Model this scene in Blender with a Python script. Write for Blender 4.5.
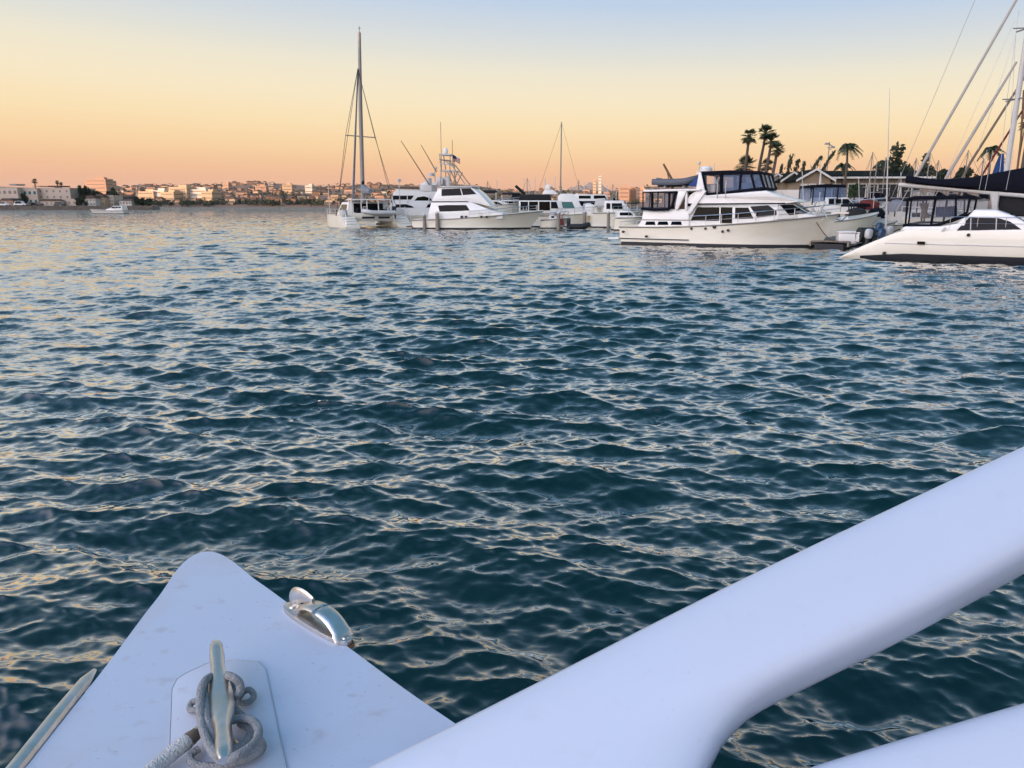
import bpy, bmesh, math, random
import numpy as np
from mathutils import Vector, Matrix
random.seed(7)
R = math.radians
PI = math.pi
scene = bpy.context.scene
for o in list(bpy.data.objects):
    bpy.data.objects.remove(o)
COL = scene.collection

# ------------------------------------------------------------------ camera
EYE = 1.9
F = 740.0
PITCH = R(13.6)
cam_d = bpy.data.cameras.new('camera')
cam_d.sensor_width = 36
cam_d.lens = F / 1024 * 36
cam_d.clip_start = 0.05
cam_d.clip_end = 20000
cam = bpy.data.objects.new('camera', cam_d)
cam.location = (0, 0, EYE)
cam.rotation_euler = (PI / 2 - PITCH, 0, 0)
COL.objects.link(cam)
scene.camera = cam

# ------------------------------------------------------------------ light
SUN_EL, SUN_AZ = 4.0, (-0.78, -0.626)          # low sun behind the left shoulder
scene.view_settings.view_transform = 'Standard'
scene.view_settings.look = 'None'
scene.view_settings.exposure = 0.0
scene.view_settings.gamma = 1.0


def lin(r, g, b):
    def f(c):
        c /= 255.0
        return c / 12.92 if c <= 0.04045 else ((c + 0.055) / 1.055) ** 2.4
    return (f(r), f(g), f(b), 1.0)


def build_world():
    w = bpy.data.worlds.new('World')
    scene.world = w
    w.use_nodes = True
    nt = w.node_tree
    nt.nodes.clear()
    N, Lk = nt.nodes.new, nt.links.new
    out = N('ShaderNodeOutputWorld')
    bg = N('ShaderNodeBackground')
    tc = N('ShaderNodeTexCoord')
    sx = N('ShaderNodeSeparateXYZ')
    Lk(tc.outputs['Generated'], sx.inputs[0])
    ramp = N('ShaderNodeValToRGB')
    cr = ramp.color_ramp
    stops = [(0.0, lin(226, 160, 132)), (0.02, lin(234, 172, 138)), (0.04, lin(243, 188, 145)), (0.066, lin(250, 211, 160)),
             (0.095, lin(252, 226, 180)), (0.127, lin(249, 233, 199)), (0.158, lin(240, 232, 209)),
             (0.188, lin(221, 224, 220)), (0.24, lin(189, 209, 233)), (0.32, (0.50, 0.57, 0.60, 1)), (0.46, (0.23, 0.39, 0.58, 1)), (0.62, (0.13, 0.29, 0.46, 1)), (0.85, (0.10, 0.28, 0.46, 1)), (1.0, (0.12, 0.32, 0.56, 1))]
    while len(cr.elements) < len(stops):
        cr.elements.new(0.5)
    for e, (p, c) in zip(cr.elements, stops):
        e.position = p
        e.color = c
    # the warm band stands a little higher towards the left, nearer the sunset
    tilt = N('ShaderNodeMath'); tilt.operation = 'MULTIPLY_ADD'
    tilt.inputs[1].default_value = 0.22
    xz = N('ShaderNodeMath'); xz.operation = 'MULTIPLY'
    Lk(sx.outputs['X'], xz.inputs[0])
    Lk(sx.outputs['Z'], xz.inputs[1])
    Lk(xz.outputs[0], tilt.inputs[0])
    Lk(sx.outputs['Z'], tilt.inputs[2])
    Lk(tilt.outputs[0], ramp.inputs[0])
    # the twilight side, round the low sun: a broad warm brightening of the air
    dot = N('ShaderNodeVectorMath'); dot.operation = 'DOT_PRODUCT'
    dot.inputs[1].default_value = (SUN_AZ[0], SUN_AZ[1], 0.1)
    Lk(tc.outputs['Generated'], dot.inputs[0])
    mr = N('ShaderNodeMapRange'); mr.interpolation_type = 'SMOOTHSTEP'
    mr.inputs['From Min'].default_value = 0.45
    mr.inputs['From Max'].default_value = 1.0
    Lk(dot.outputs['Value'], mr.inputs['Value'])
    glow = N('ShaderNodeMix'); glow.data_type = 'RGBA'
    glow.inputs['A'].default_value = (0, 0, 0, 1)
    glow.inputs['B'].default_value = (3.0, 2.25, 1.45, 1)
    Lk(mr.outputs['Result'], glow.inputs['Factor'])
    add = N('ShaderNodeMix'); add.data_type = 'RGBA'; add.blend_type = 'ADD'
    add.inputs['Factor'].default_value = 1.0
    Lk(ramp.outputs['Color'], add.inputs['A'])
    Lk(glow.outputs['Result'], add.inputs['B'])
    # the bright blue half of the dome above the twilight side
    dot2 = N('ShaderNodeVectorMath'); dot2.operation = 'DOT_PRODUCT'
    dot2.inputs[1].default_value = (SUN_AZ[0] * 0.82, SUN_AZ[1] * 0.82, 0.57)
    Lk(tc.outputs['Generated'], dot2.inputs[0])
    mr2 = N('ShaderNodeMapRange'); mr2.interpolation_type = 'SMOOTHSTEP'
    mr2.inputs['From Min'].default_value = 0.6
    mr2.inputs['From Max'].default_value = 1.0
    Lk(dot2.outputs['Value'], mr2.inputs['Value'])
    blue = N('ShaderNodeMix'); blue.data_type = 'RGBA'
    blue.inputs['A'].default_value = (0, 0, 0, 1)
    blue.inputs['B'].default_value = (0.55, 0.80, 1.7, 1)
    Lk(mr2.outputs['Result'], blue.inputs['Factor'])
    add1 = N('ShaderNodeMix'); add1.data_type = 'RGBA'; add1.blend_type = 'ADD'
    add1.inputs['Factor'].default_value = 1.0
    Lk(add.outputs['Result'], add1.inputs['A'])
    Lk(blue.outputs['Result'], add1.inputs['B'])
    add = add1
    # clear high sky
    sky = N('ShaderNodeTexSky')
    sky.sky_type = 'NISHITA'
    sky.sun_disc = False
    sky.sun_elevation = R(SUN_EL)
    sky.sun_rotation = math.atan2(SUN_AZ[0], SUN_AZ[1])
    up = N('ShaderNodeMapRange'); up.interpolation_type = 'SMOOTHSTEP'
    up.inputs['From Min'].default_value = 0.22
    up.inputs['From Max'].default_value = 0.6
    up.inputs['To Max'].default_value = 0.03
    Lk(sx.outputs['Z'], up.inputs['Value'])
    sc = N('ShaderNodeVectorMath'); sc.operation = 'SCALE'
    Lk(sky.outputs['Color'], sc.inputs[0])
    Lk(up.outputs['Result'], sc.inputs['Scale'])
    add2 = N('ShaderNodeMix'); add2.data_type = 'RGBA'; add2.blend_type = 'ADD'
    add2.inputs['Factor'].default_value = 1.0
    Lk(add.outputs['Result'], add2.inputs['A'])
    Lk(sc.outputs['Vector'], add2.inputs['B'])
    Lk(add2.outputs['Result'], bg.inputs['Color'])
    bg.inputs['Strength'].default_value = 1.0
    Lk(bg.outputs[0], out.inputs['Surface'])


build_world()
sun_d = bpy.data.lights.new('sun', 'SUN')
sun_d.energy = 5.0
sun_d.angle = R(0.5)
sun_d.color = (1.0, 0.60, 0.29)
sun = bpy.data.objects.new('sun', sun_d)
sv = Vector((SUN_AZ[0] * math.cos(R(SUN_EL)), SUN_AZ[1] * math.cos(R(SUN_EL)), math.sin(R(SUN_EL))))
sun.rotation_euler = sv.to_track_quat('Z', 'Y').to_euler()
sun.location = (0, 0, 60)
COL.objects.link(sun)

# ------------------------------------------------------------------ picking places
SP, CP = math.sin(PITCH), math.cos(PITCH)


def ray(px, py):
    cx, cy = (px - 512) / F, (384 - py) / F
    return Vector((cx, CP + cy * SP, cy * CP - SP))


def G(px, py, z=0.0):
    """the point at height z seen in direction px, py"""
    d = ray(px, py)
    t = (z - EYE) / d.z
    return Vector((d.x * t, d.y * t, z))


def P(px, py, Y):
    d = ray(px, py)
    t = Y / d.y
    return Vector((d.x * t, Y, EYE + d.z * t))


class Frame:
    """a boat's own axes: x forward, y to port, z up from the waterline"""
    def __init__(s, x, y, heading):
        s.pos = Vector((x, y, 0)); s.a = heading
        s.m = Matrix.Rotation(-heading, 3, 'Z')
        s.c = s.m @ (Vector((0, 0, EYE)) - s.pos)

    def L(s, px, py, y):
        d = s.m @ ray(px, py)
        t = (y - s.c.y) / d.y
        return (s.c.x + d.x * t, s.c.z + d.z * t)

    def LL(s, pts, y):
        return [s.L(a, b, y) for a, b in pts]


# ------------------------------------------------------------------ materials
MATS = {}


def mat(name, base, rough=0.5, metal=0.0, spec=0.5, vary=0.0, scale=3.0, bump=0.0, bscale=40.0, coat=0.0, dark=None, stretch=(1, 1, 1), glob=False):
    m = bpy.data.materials.new(name)
    m.use_nodes = True
    nt = m.node_tree
    b = nt.nodes['Principled BSDF']
    b.inputs['Base Color'].default_value = (*base[:3], 1)
    b.inputs['Roughness'].default_value = rough
    b.inputs['Metallic'].default_value = metal
    b.inputs['Specular IOR Level'].default_value = spec
    b.inputs['Coat Weight'].default_value = coat
    tc = nt.nodes.new('ShaderNodeTexCoord')
    src = tc.outputs['Object']
    if glob:
        src = nt.nodes.new('ShaderNodeNewGeometry').outputs['Position']
    mp = nt.nodes.new('ShaderNodeMapping')
    mp.inputs['Scale'].default_value = stretch
    nt.links.new(src, mp.inputs['Vector'])
    if vary or dark:
        n = nt.nodes.new('ShaderNodeTexNoise')
        n.inputs['Scale'].default_value = scale
        n.inputs['Detail'].default_value = 6
        n.inputs['Roughness'].default_value = 0.65
        nt.links.new(mp.outputs[0], n.inputs['Vector'])
        r = nt.nodes.new('ShaderNodeValToRGB')
        d = dark if dark else tuple(c * (1 - vary) for c in base[:3])
        r.color_ramp.elements[0].position = 0.35
        r.color_ramp.elements[0].color = (*d[:3], 1)
        r.color_ramp.elements[1].position = 0.65
        r.color_ramp.elements[1].color = (*base[:3], 1)
        nt.links.new(n.outputs['Fac'], r.inputs[0])
        nt.links.new(r.outputs[0], b.inputs['Base Color'])
    if bump:
        n2 = nt.nodes.new('ShaderNodeTexNoise')
        n2.inputs['Scale'].default_value = bscale
        n2.inputs['Detail'].default_value = 4
        nt.links.new(mp.outputs[0], n2.inputs['Vector'])
        bm = nt.nodes.new('ShaderNodeBump')
        bm.inputs['Strength'].default_value = bump
        bm.inputs['Distance'].default_value = 0.02
        nt.links.new(n2.outputs['Fac'], bm.inputs['Height'])
        nt.links.new(bm.outputs[0], b.inputs['Normal'])
    MATS[name] = m
    return m


def mat_clear(name, tint, amount, body=(0.35, 0.36, 0.40)):
    """thin clear vinyl or glass: mostly see-through with a sheen"""
    m = bpy.data.materials.new(name)
    m.use_nodes = True
    nt = m.node_tree
    nt.nodes.remove(nt.nodes['Principled BSDF'])
    o = nt.nodes['Material Output']
    tr = nt.nodes.new('ShaderNodeBsdfTransparent')
    tr.inputs[0].default_value = (*tint, 1)
    gl = nt.nodes.new('ShaderNodeBsdfPrincipled')
    gl.inputs['Base Color'].default_value = (*body, 1)
    gl.inputs['Roughness'].default_value = 0.12
    mx = nt.nodes.new('ShaderNodeMixShader')
    n = nt.nodes.new('ShaderNodeTexNoise')
    n.inputs['Scale'].default_value = 2.2
    tc = nt.nodes.new('ShaderNodeTexCoord')
    nt.links.new(tc.outputs['Object'], n.inputs['Vector'])
    mr = nt.nodes.new('ShaderNodeMapRange')
    mr.inputs['To Min'].default_value = max(0, amount * .5)
    mr.inputs['To Max'].default_value = amount * 1.5
    nt.links.new(n.outputs['Fac'], mr.inputs['Value'])
    nt.links.new(mr.outputs[0], mx.inputs[0])
    nt.links.new(tr.outputs[0], mx.inputs[1])
    nt.links.new(gl.outputs[0], mx.inputs[2])
    nt.links.new(mx.outputs[0], o.inputs['Surface'])
    MATS[name] = m
    return m


mat('gelcoat', (0.80, 0.79, 0.76), 0.28, vary=0.07, scale=1.3, coat=0.3)
mat('hull_white', (0.83, 0.79, 0.67), 0.3, coat=0.3, dark=(0.77, 0.71, 0.57), scale=0.7, stretch=(0.6, 0.6, 2.5))
mat('hull_cream', (0.80, 0.75, 0.63), 0.3, coat=0.3, vary=0.06, scale=0.9)
mat('old_white', (0.66, 0.62, 0.55), 0.5, vary=0.22, scale=1.1)
mat('grey_white', (0.55, 0.55, 0.54), 0.5, vary=0.15, scale=2)
mat('boot', (0.012, 0.015, 0.02), 0.6, vary=0.3, scale=3)
mat('navy', (0.003, 0.004, 0.011), 0.9, spec=.2, vary=0.35, scale=4, bump=0.5, bscale=9)
mat('black_canvas', (0.012, 0.012, 0.014), 0.9, vary=0.3, scale=4)
mat('blue_canvas', (0.015, 0.06, 0.2), 0.85, vary=0.3, scale=4)
mat('red_canvas', (0.15, 0.018, 0.012), 0.85, vary=0.3, scale=4)
mat('grey_canvas', (0.2, 0.21, 0.24), 0.8, vary=0.2, scale=3)
mat('cream_canvas', (0.42, 0.38, 0.34), 0.85, vary=0.12, scale=4)
mat('tint_glass', (0.003, 0.005, 0.010), 0.06, spec=0.12)
mat('brown_glass', (0.006, 0.005, 0.003), 0.1, spec=.08, vary=0.6, scale=3)
mat('teal_glass', (0.02, 0.16, 0.17), 0.1, vary=0.3, scale=2)
mat('steel', (0.55, 0.54, 0.53), 0.28, metal=1.0)
mat('chrome', (0.66, 0.64, 0.63), 0.33, metal=1.0, bump=0.06, bscale=60, dark=(0.6, 0.56, 0.5), scale=30)
mat('rust', (0.22, 0.10, 0.045), 0.8, vary=0.5, scale=60)
mat('alloy', (0.27, 0.255, 0.24), 0.5, metal=0.3, vary=0.15, scale=3)
mat('white_spar', (0.56, 0.54, 0.51), 0.4, vary=0.1)
mat('dark_line', (0.05, 0.045, 0.04), 0.8)
mat('brown_line', (0.16, 0.09, 0.05), 0.8)
mat('rubber_grey', (0.10, 0.11, 0.13), 0.6, vary=0.15, scale=6)
mat('rubber_black', (0.015, 0.015, 0.017), 0.6)
mat('teak', (0.16, 0.09, 0.05), 0.7, vary=0.35, scale=8, stretch=(1, 8, 1))
mat('dock_wood', (0.24, 0.20, 0.16), 0.9, vary=0.45, scale=4, stretch=(1, 6, 1))
mat('pile_wood', (0.34, 0.29, 0.24), 0.9, vary=0.5, scale=5, stretch=(4, 4, 0.6))
mat('plastic_blue', (0.02, 0.06, 0.12), 0.4, vary=0.2)
mat('roof_dark', (0.010, 0.014, 0.011), 0.95, spec=.1, vary=0.4, scale=6)
mat('roof_brown', (0.12, 0.08, 0.06), 0.9, vary=0.3, scale=2)
mat('wall_tan', (0.30, 0.23, 0.16), 0.9, vary=0.18, scale=2)
mat('wall_white', (0.62, 0.58, 0.52), 0.85, vary=0.12, scale=0.4)
mat('wall_beige', (0.56, 0.46, 0.38), 0.85, vary=0.12, scale=0.4)
mat('wall_pink', (0.52, 0.32, 0.22), 0.85, vary=0.12, scale=0.4)
mat('wall_sand', (0.58, 0.42, 0.27), 0.85, vary=0.12, scale=0.4)
mat('wall_grey', (0.36, 0.35, 0.35), 0.85, vary=0.12, scale=0.4)
mat('wall_brick', (0.32, 0.17, 0.10), 0.85, vary=0.15, scale=0.4)
mat('window_dark', (0.02, 0.025, 0.03), 0.15)
mat('trim_white', (0.68, 0.65, 0.6), 0.6)
mat('concrete', (0.26, 0.24, 0.21), 0.9, vary=0.3, scale=0.8)
mat('seawall', (0.14, 0.115, 0.095), 0.9, vary=0.5, scale=0.7)
mat('earth', (0.16, 0.12, 0.08), 0.95, vary=0.4, scale=0.03, glob=True)
mat('hillside', (0.27, 0.16, 0.105), 0.95, vary=0.4, scale=0.02, glob=True)
mat('mountain', (0.25, 0.19, 0.18), 1.0, vary=0.2, scale=0.004, glob=True)
mat('palm_leaf', (0.028, 0.050, 0.014), 0.6, dark=(0.014, 0.03, 0.008), scale=1.5)
mat('palm_dry', (0.12, 0.085, 0.04), 0.9, vary=0.4)
mat('palm_trunk', (0.11, 0.085, 0.065), 0.95, vary=0.4, scale=4, stretch=(1, 1, 5))
mat('leaf_dark', (0.030, 0.045, 0.018), 0.7, dark=(0.015, 0.024, 0.009), scale=0.8)
mat('leaf_green', (0.045, 0.075, 0.022), 0.7, dark=(0.02, 0.04, 0.012), scale=1.2)
mat('bark', (0.09, 0.07, 0.05), 0.95, vary=0.4, scale=4)
mat('galvanised', (0.3, 0.3, 0.3), 0.5, metal=0.4)
mat('flag_red', (0.35, 0.03, 0.03), 0.8)
mat('flag_white', (0.6, 0.58, 0.55), 0.8)
mat('flag_blue', (0.02, 0.03, 0.12), 0.8)
mat('car_white', (0.7, 0.7, 0.7), 0.3, coat=0.5)
mat('car_dark', (0.02, 0.02, 0.025), 0.3, coat=0.5)
mat('tyre', (0.01, 0.01, 0.01), 0.8)
mat('rope', (0.31, 0.315, 0.32), 0.9, vary=0.3, scale=90)
mat('rope_tail', (0.56, 0.55, 0.53), 0.9, vary=0.2, scale=60)
mat('window_far', (0.20, 0.15, 0.12), 0.6)
mat('seam_grey', (0.42, 0.42, 0.44), 0.8)
mat('whip_brown', (0.20, 0.15, 0.11), 0.9, vary=0.4, scale=40)
mat('orange_cloth', (0.55, 0.16, 0.05), 0.8, vary=0.2)
mat_clear('vinyl_clear', (0.95, 0.95, 0.96), 0.09)
mat_clear('vinyl_blue', (0.74, 0.82, 0.95), 0.36, (0.20, 0.26, 0.37))


def water_material():
    """clear dark sea: fresnel sky reflection over a dark teal body; small ripples tilt the normal"""
    m = bpy.data.materials.new('sea_water')
    m.use_nodes = True
    nt = m.node_tree
    N, Lk = nt.nodes.new, nt.links.new
    nt.nodes.remove(nt.nodes['Principled BSDF'])
    body = N('ShaderNodeBsdfDiffuse')
    body.inputs['Color'].default_value = (0.000, 0.0165, 0.0175, 1)
    gloss = N('ShaderNodeBsdfGlossy')
    gloss.inputs['Roughness'].default_value = 0.04
    fr = N('ShaderNodeFresnel')
    fr.inputs['IOR'].default_value = 1.33
    boost = N('ShaderNodeMapRange')
    boost.inputs['From Min'].default_value = 0.015
    boost.inputs['From Max'].default_value = 0.22
    boost.inputs['To Min'].default_value = 0.008
    boost.inputs['To Max'].default_value = 0.92
    Lk(fr.outputs[0], boost.inputs['Value'])
    mixs = N('ShaderNodeMixShader')
    Lk(boost.outputs['Result'], mixs.inputs[0])
    Lk(body.outputs[0], mixs.inputs[1])
    Lk(gloss.outputs[0], mixs.inputs[2])
    Lk(mixs.outputs[0], nt.nodes['Material Output'].inputs['Surface'])
    geo = N('ShaderNodeNewGeometry')
    ln = N('ShaderNodeVectorMath'); ln.operation = 'LENGTH'
    Lk(geo.outputs['Position'], ln.inputs[0])
    total = geo.outputs['Normal']
    for scale, st, near, far, d0, d1 in ((16.0, (0.5, 1.0, 1.0), 0.75, 0.3, 3, 40), (3.2, (0.55, 1.0, 1.0), 0.0, 3.8, 12, 130)):
        mp = N('ShaderNodeMapping')
        mp.inputs['Rotation'].default_value = (0, 0, R(10))
        mp.inputs['Scale'].default_value = st
        Lk(geo.outputs['Position'], mp.inputs['Vector'])
        n = N('ShaderNodeTexNoise')
        n.inputs['Scale'].default_value = scale
        n.inputs['Detail'].default_value = 2.5
        n.inputs['Roughness'].default_value = 0.5
        Lk(mp.outputs[0], n.inputs['Vector'])
        sb = N('ShaderNodeVectorMath'); sb.operation = 'SUBTRACT'
        sb.inputs[1].default_value = (0.5, 0.5, 0.5)
        Lk(n.outputs['Color'], sb.inputs[0])
        fl = N('ShaderNodeVectorMath'); fl.operation = 'MULTIPLY'
        fl.inputs[1].default_value = (0.6, 1.0, 0.0)
        Lk(sb.outputs[0], fl.inputs[0])
        mr = N('ShaderNodeMapRange')
        mr.inputs['From Min'].default_value = d0
        mr.inputs['From Max'].default_value = d1
        mr.inputs['To Min'].default_value = near
        mr.inputs['To Max'].default_value = far
        Lk(ln.outputs['Value'], mr.inputs['Value'])
        sc = N('ShaderNodeVectorMath'); sc.operation = 'SCALE'
        Lk(fl.outputs[0], sc.inputs[0])
        Lk(mr.outputs[0], sc.inputs['Scale'])
        ad = N('ShaderNodeVectorMath'); ad.operation = 'ADD'
        Lk(total, ad.inputs[0])
        Lk(sc.outputs[0], ad.inputs[1])
        total = ad.outputs[0]
    nm = N('ShaderNodeVectorMath'); nm.operation = 'NORMALIZE'
    Lk(total, nm.inputs[0])
    Lk(nm.outputs[0], gloss.inputs['Normal'])
    Lk(nm.outputs[0], fr.inputs['Normal'])
    MATS['sea_water'] = m


water_material()


def deck_material(name, rough, bump, bscale, k):
    """white non-skid gelcoat with faint scuffs and grime"""
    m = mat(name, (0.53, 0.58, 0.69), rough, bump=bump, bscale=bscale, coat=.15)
    nt = m.node_tree
    b = nt.nodes['Principled BSDF']
    geo = nt.nodes.new('ShaderNodeNewGeometry')

    def noise(scale, detail, lo, hi, st=(1, 1, 1), rot=0):
        mp = nt.nodes.new('ShaderNodeMapping')
        mp.inputs['Scale'].default_value = st
        mp.inputs['Rotation'].default_value = (0, 0, rot)
        nt.links.new(geo.outputs['Position'], mp.inputs['Vector'])
        n = nt.nodes.new('ShaderNodeTexNoise')
        n.inputs['Scale'].default_value = scale
        n.inputs['Detail'].default_value = detail
        nt.links.new(mp.outputs[0], n.inputs['Vector'])
        r = nt.nodes.new('ShaderNodeMapRange')
        r.inputs['From Min'].default_value = lo
        r.inputs['From Max'].default_value = hi
        nt.links.new(n.outputs['Fac'], r.inputs['Value'])
        return r.outputs['Result']
    def mixc(fac, a, c, k):
        mul = nt.nodes.new('ShaderNodeMath'); mul.operation = 'MULTIPLY'
        mul.inputs[1].default_value = k
        nt.links.new(fac, mul.inputs[0])
        x = nt.nodes.new('ShaderNodeMix'); x.data_type = 'RGBA'
        nt.links.new(mul.outputs[0], x.inputs['Factor'])
        if isinstance(a, tuple):
            x.inputs['A'].default_value = a
        else:
            nt.links.new(a, x.inputs['A'])
        x.inputs['B'].default_value = c
        return x.outputs['Result']
    c = mixc(noise(5, 5, 0.45, 0.75), (0.53, 0.58, 0.69, 1), (0.50, 0.47, 0.50, 1), 0.5 * k)
    c = mixc(noise(26, 4, 0.60, 0.74, (1, 1.3, 1), 0.5), c, (0.42, 0.39, 0.42, 1), 0.5 * k)
    c = mixc(noise(140, 2, 0.70, 0.78), c, (0.25, 0.22, 0.21, 1), 0.6 * k)
    nt.links.new(c, b.inputs['Base Color'])


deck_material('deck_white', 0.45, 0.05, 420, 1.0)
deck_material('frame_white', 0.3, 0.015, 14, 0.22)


# ------------------------------------------------------------------ mesh helpers
class MB:
    def __init__(s):
        s.v, s.f, s.mi, s.cur = [], [], [], 0
        s.marks = []

    def add(s, verts, faces):
        b = len(s.v)
        s.marks.append((b, len(s.f)))
        s.v += [tuple(v) for v in verts]
        for f in faces:
            s.f.append([b + i for i in f])
            s.mi.append(s.cur)
        return s

    def box(s, c, d, rz=0.0, taper=1.0):
        x, y, z = d[0] / 2, d[1] / 2, d[2] / 2
        vs = []
        for sz, k in ((-1, 1.0), (1, taper)):
            for sx, sy in ((-1, -1), (1, -1), (1, 1), (-1, 1)):
                px, py = sx * x * k, sy * y * k
                vs.append((c[0] + px * math.cos(rz) - py * math.sin(rz), c[1] + px * math.sin(rz) + py * math.cos(rz), c[2] + sz * z))
        return s.add(vs, [(3, 2, 1, 0), (4, 5, 6, 7), (0, 1, 5, 4), (1, 2, 6, 5), (2, 3, 7, 6), (3, 0, 4, 7)])

    def rings(s, rings, cap=True, closed=True):
        n = len(rings[0])
        vs = [p for r in rings for p in r]
        fs = []
        for i in range(len(rings) - 1):
            for j in range(n if closed else n - 1):
                k = (j + 1) % n
                fs.append((i * n + j, i * n + k, (i + 1) * n + k, (i + 1) * n + j))
        if cap:
            fs.append(tuple(range(n - 1, -1, -1)))
            fs.append(tuple((len(rings) - 1) * n + j for j in range(n)))
        return s.add(vs, fs)

    def tube(s, pts, r, n=6, flat=1.0, up=None):
        pts = [Vector(p) for p in pts]
        rs = r if isinstance(r, (list, tuple)) else [r] * len(pts)
        rg = []
        side0 = None
        for i, p in enumerate(pts):
            t = (pts[min(i + 1, len(pts) - 1)] - pts[max(i - 1, 0)])
            t = t.normalized() if t.length > 1e-9 else Vector((0, 0, 1))
            if up is not None:
                side = t.cross(Vector(up))
                if side.length < 1e-4:
                    side = side0 or Vector((1, 0, 0))
            elif side0 is None:
                a = Vector((0, 0, 1)) if abs(t.z) < 0.9 else Vector((1, 0, 0))
                side = t.cross(a)
            else:
                side = side0 - t * side0.dot(t)
                if side.length < 1e-5:
                    side = t.orthogonal()
            side.normalize()
            side0 = side
            nn = side.cross(t).normalized()
            rg.append([p + side * (rs[i] * math.cos(2 * PI * k / n)) + nn * (rs[i] * flat * math.sin(2 * PI * k / n)) for k in range(n)])
        return s.rings(rg)

    def slab(s, pts, t, nrm=None):
        """polygon of 3d points thickened by t, to the back of its normal"""
        pts = [Vector(p) for p in pts]
        if nrm is None:
            nrm = (pts[1] - pts[0]).cross(pts[2] - pts[0]).normalized()
        b = [p - nrm * t for p in pts]
        n = len(pts)
        fs = [tuple(range(n)), tuple(range(2 * n - 1, n - 1, -1))]
        for i in range(n):
            j = (i + 1) % n
            fs.append((j, i, n + i, n + j))
        return s.add(pts + b, fs)

    def prism(s, poly, y0, y1):
        """x-z polygon stretched across the boat; y0, y1 numbers or functions of (x, z)"""
        a = y0 if callable(y0) else (lambda x, z: y0)
        b = y1 if callable(y1) else (lambda x, z: y1)
        n = len(poly)
        vs = [(x, a(x, z), z) for x, z in poly] + [(x, b(x, z), z) for x, z in poly]
        fs = [tuple(range(n)), tuple(range(2 * n - 1, n - 1, -1))]
        for i in range(n):
            j = (i + 1) % n
            fs.append((j, i, n + i, n + j))
        return s.add(vs, fs)

    def ball(s, c, r, nu=12, nv=8, z0=-1.0):
        rx, ry, rz = r if isinstance(r, (tuple, list)) else (r, r, r)
        rg = []
        for i in range(nv + 1):
            th = PI * i / nv
            zz = max(-math.cos(th), z0)
            rr = max(math.sin(th), 0.02)
            rg.append([(c[0] + rx * rr * math.cos(2 * PI * k / nu), c[1] + ry * rr * math.sin(2 * PI * k / nu), c[2] + rz * zz) for k in range(nu)])
        return s.rings(rg)

    def build(s, name, mats, parent=None, smooth=40, bevel=0.0, seg=2):
        me = bpy.data.meshes.new(name)
        me.from_pydata(s.v, [], s.f)
        mats = mats if isinstance(mats, (list, tuple)) else [mats]
        for m in mats:
            me.materials.append(MATS[m])
        if len(mats) > 1:
            me.polygons.foreach_set('material_index', s.mi)
        bm = bmesh.new()
        bm.from_mesh(me)
        bmesh.ops.recalc_face_normals(bm, faces=bm.faces)
        if bevel:
            es = [e for e in bm.edges if len(e.link_faces) == 2 and e.calc_face_angle(0) > R(35)]
            bmesh.ops.bevel(bm, geom=es, offset=bevel, segments=seg, profile=0.5, affect='EDGES', clamp_overlap=True)
        bm.to_mesh(me)
        bm.free()
        if smooth:
            me.polygons.foreach_set('use_smooth', [True] * len(me.polygons))
            me.set_sharp_from_angle(angle=R(smooth))
        o = bpy.data.objects.new(name, me)
        COL.objects.link(o)
        if parent:
            o.parent = parent
        return o


def build_each(b, name, mats, parent=None, smooth=40, bevel=0.0, seg=2):
    """every added shape becomes a part of its own"""
    out = []
    ends = b.marks[1:] + [(len(b.v), len(b.f))]
    for (v0, f0), (v1, f1) in zip(b.marks, ends):
        q = MB()
        q.v = b.v[v0:v1]
        q.f = [[i - v0 for i in f] for f in b.f[f0:f1]]
        q.mi = b.mi[f0:f1]
        out.append(q.build(name, mats, parent, smooth, bevel, seg))
    return out


def tag(o, label=None, cat=None, group=None, kind=None):
    if label: o['label'] = label
    if cat: o['category'] = cat
    if group: o['group'] = group
    if kind: o['kind'] = kind
    return o


def empty(name, loc, rz, label, cat, group=None):
    o = bpy.data.objects.new(name, None)
    o.empty_display_size = 0.2
    o.location = loc
    o.rotation_euler = (0, 0, rz)
    COL.objects.link(o)
    return tag(o, label, cat, group)


def copy_tree(o, parent=None):
    c = o.copy()
    COL.objects.link(c)
    c.parent = parent
    for ch in list(o.children):
        copy_tree(ch, c)
    return c


def spline(pts, k=6):
    """smooth curve through the points"""
    pts = [Vector(p) for p in pts]
    out = []
    for i in range(len(pts) - 1):
        p0, p1, p2, p3 = pts[max(i - 1, 0)], pts[i], pts[i + 1], pts[min(i + 2, len(pts) - 1)]
        for j in range(k):
            t = j / k
            out.append(0.5 * ((2 * p1) + (p2 - p0) * t + (2 * p0 - 5 * p1 + 4 * p2 - p3) * t * t + (3 * p1 - p0 - 3 * p2 + p3) * t ** 3))
    out.append(pts[-1])
    return out


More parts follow.
